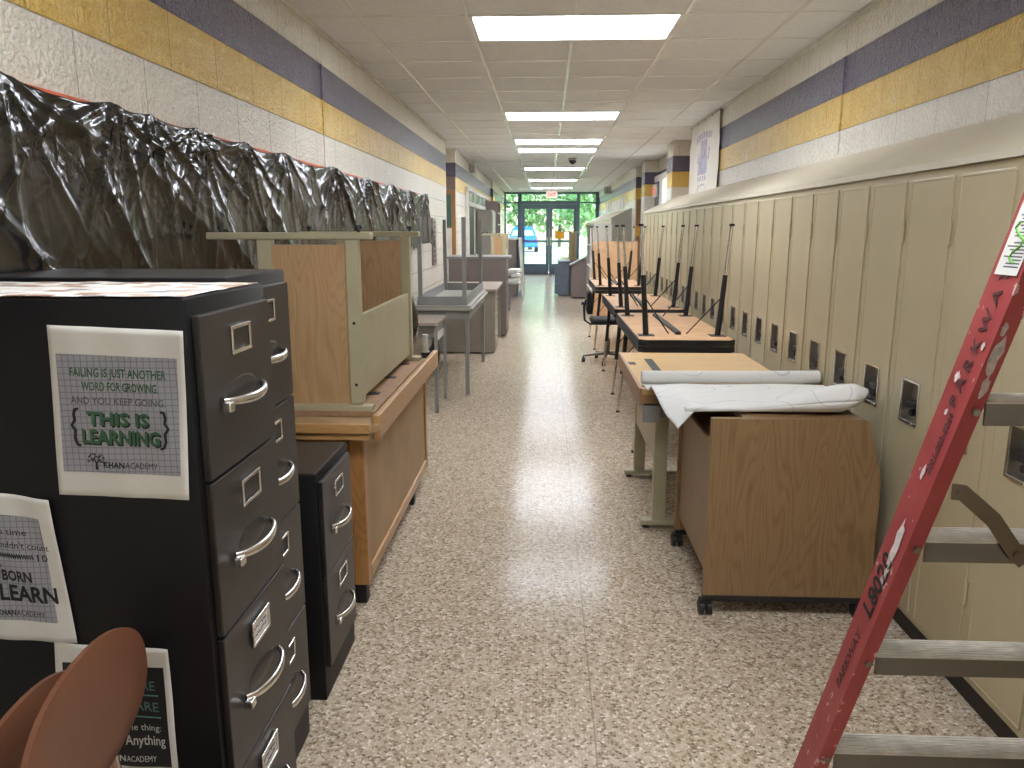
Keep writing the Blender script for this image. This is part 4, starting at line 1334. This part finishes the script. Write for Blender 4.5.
# rear section and cap
for side in (0, 1):
    top = rail_pt(1.76, side); s = 1 if side == 0 else -1
    m = MB().tube([(top.x, top.y - .04, 1.76), (top.x - s * .10, .62, .0)], .016, 4)
    m.build('rear_rail', 'red_ladder', ld)
rb = MB()
for z in (.35, .75, 1.15):
    f_ = z / 1.76
    yy = .62 + (rail_pt(1.76, 0).y - .04 - .62) * f_
    x0_ = rail_pt(1.76, 0).x - .10 * (1 - f_); x1_ = rail_pt(1.76, 1).x + .10 * (1 - f_)
    MB().cyl((x0_, yy, z), (x1_, yy, z), .012, seg=10).build('rear_bar', 'alu', ld, smooth=40)
tp0, tp1 = rail_pt(1.79, 0), rail_pt(1.79, 1)
MB().box((tp0.x - .05, tp0.y - .09, 1.79), (tp1.x + .05, tp0.y + .11, 1.83), .008).build('top_cap', 'red_ladder', ld)
# marks on the outer face of the left rail
UP = Vector((.113, LEAN, 1)).normalized()
OUT = Vector((0, 1, 0))
def rail_mark(z, yo):
    p = rail_pt(z, 0)
    return Vector((p.x - .0335, p.y + yo, z))
NX = Vector((-1, 0, .113)).normalized()
YD = NX.cross(UP)
def rail_text(s, z, yo, size, bold, mat='ink', sx=1.0):
    o_ = rail_mark(z, yo) + NX * .0006
    return text(s, size, mat, r0, o_, UP, YD, bold=bold, sx=sx, depth=.0003)
rail_text('PARKWAY', .43, .03, .03, .0003, 'faded_ink', sx=1.2)
rail_text('L8020', .64, .022, .062, .0012, sx=1.05)
rail_text('2001-002-8044', 1.0, .022, .022, .0004, 'faded_ink')
rail_text('P A R K W A Y', 1.14, .03, .034, .0006, 'faded_ink', 1.25)
p = MB()
c0, c1 = rail_mark(1.392, .008) + NX * .0008, rail_mark(1.62, .008) + NX * .0008
p.quad(c0, c1, c1 + Vector((0, .066, 0)), c0 + Vector((0, .066, 0)))
lbl = p.build('warning_label', 'paper', r0, thick=.0004)
tl = MB()
random.seed(9)
for k in range(38):
    z = 1.405 + k * .0058
    if k % 9 == 8: continue
    a = rail_mark(z, .013 + (.006 if k % 9 == 7 else 0)) + NX * .0012
    w = .056 * (random.uniform(.55, 1))
    tl.quad(a, a + UP * .0026, a + UP * .0026 + Vector((0, w, 0)), a + Vector((0, w, 0)))
tl.build('small_print', 'grey_ink', lbl)
gr = MB()
gr.tube([rail_mark(1.412 + .010 * k, .03 + .016 * math.sin(k * 1.3) + .003 * k) + NX * .0014 for k in range(8)], .0022, 5)
gr.build('green_scribble', painted('green_paint', (96, 168, 52), .5), lbl)
def splat(pts, name):
    for (z, yo, rz, ry, sd) in pts:
        m = MB()
        random.seed(sd)
        c = rail_mark(z, yo) + NX * .0007
        ring = [c + UP * rz * math.cos(a) * random.uniform(.55, 1.1) + Vector((0, ry, 0)) * math.sin(a) * random.uniform(.55, 1.1) for a in [2 * math.pi * k / 16 for k in range(16)]]
        m.bm.faces.new([m.bm.verts.new(q) for q in ring])
        m.build(name, 'white_stain', r0, thick=.0004)
splat([(.83, .035, .075, .016, 1), (.76, .03, .03, .008, 4), (1.20, .06, .012, .010, 2), (1.13, .05, .008, .006, 3), (1.0, .045, .02, .006, 6), (1.265, .02, .01, .006, 7)], 'paint_stain')
for (z, xo, rz, rx, sd) in ((1.25, .014, .045, .012, 1), (1.19, .018, .022, .009, 2), (1.30, .01, .014, .006, 3)):
    m = MB()
    random.seed(sd)
    q = rail_pt(z, 0)
    c = Vector((q.x - .032 + xo, q.y - .0006, z))
    m.bm.faces.new([m.bm.verts.new(c + Vector((.113, LEAN, 1)) * rz * math.cos(a) * random.uniform(.6, 1.1) + Vector((rx * math.sin(a) * random.uniform(.6, 1.1), 0, 0))) for a in [2 * math.pi * k / 14 for k in range(14)]])
    m.build('paint_stain', 'grey_stain', r0, thick=.0004)
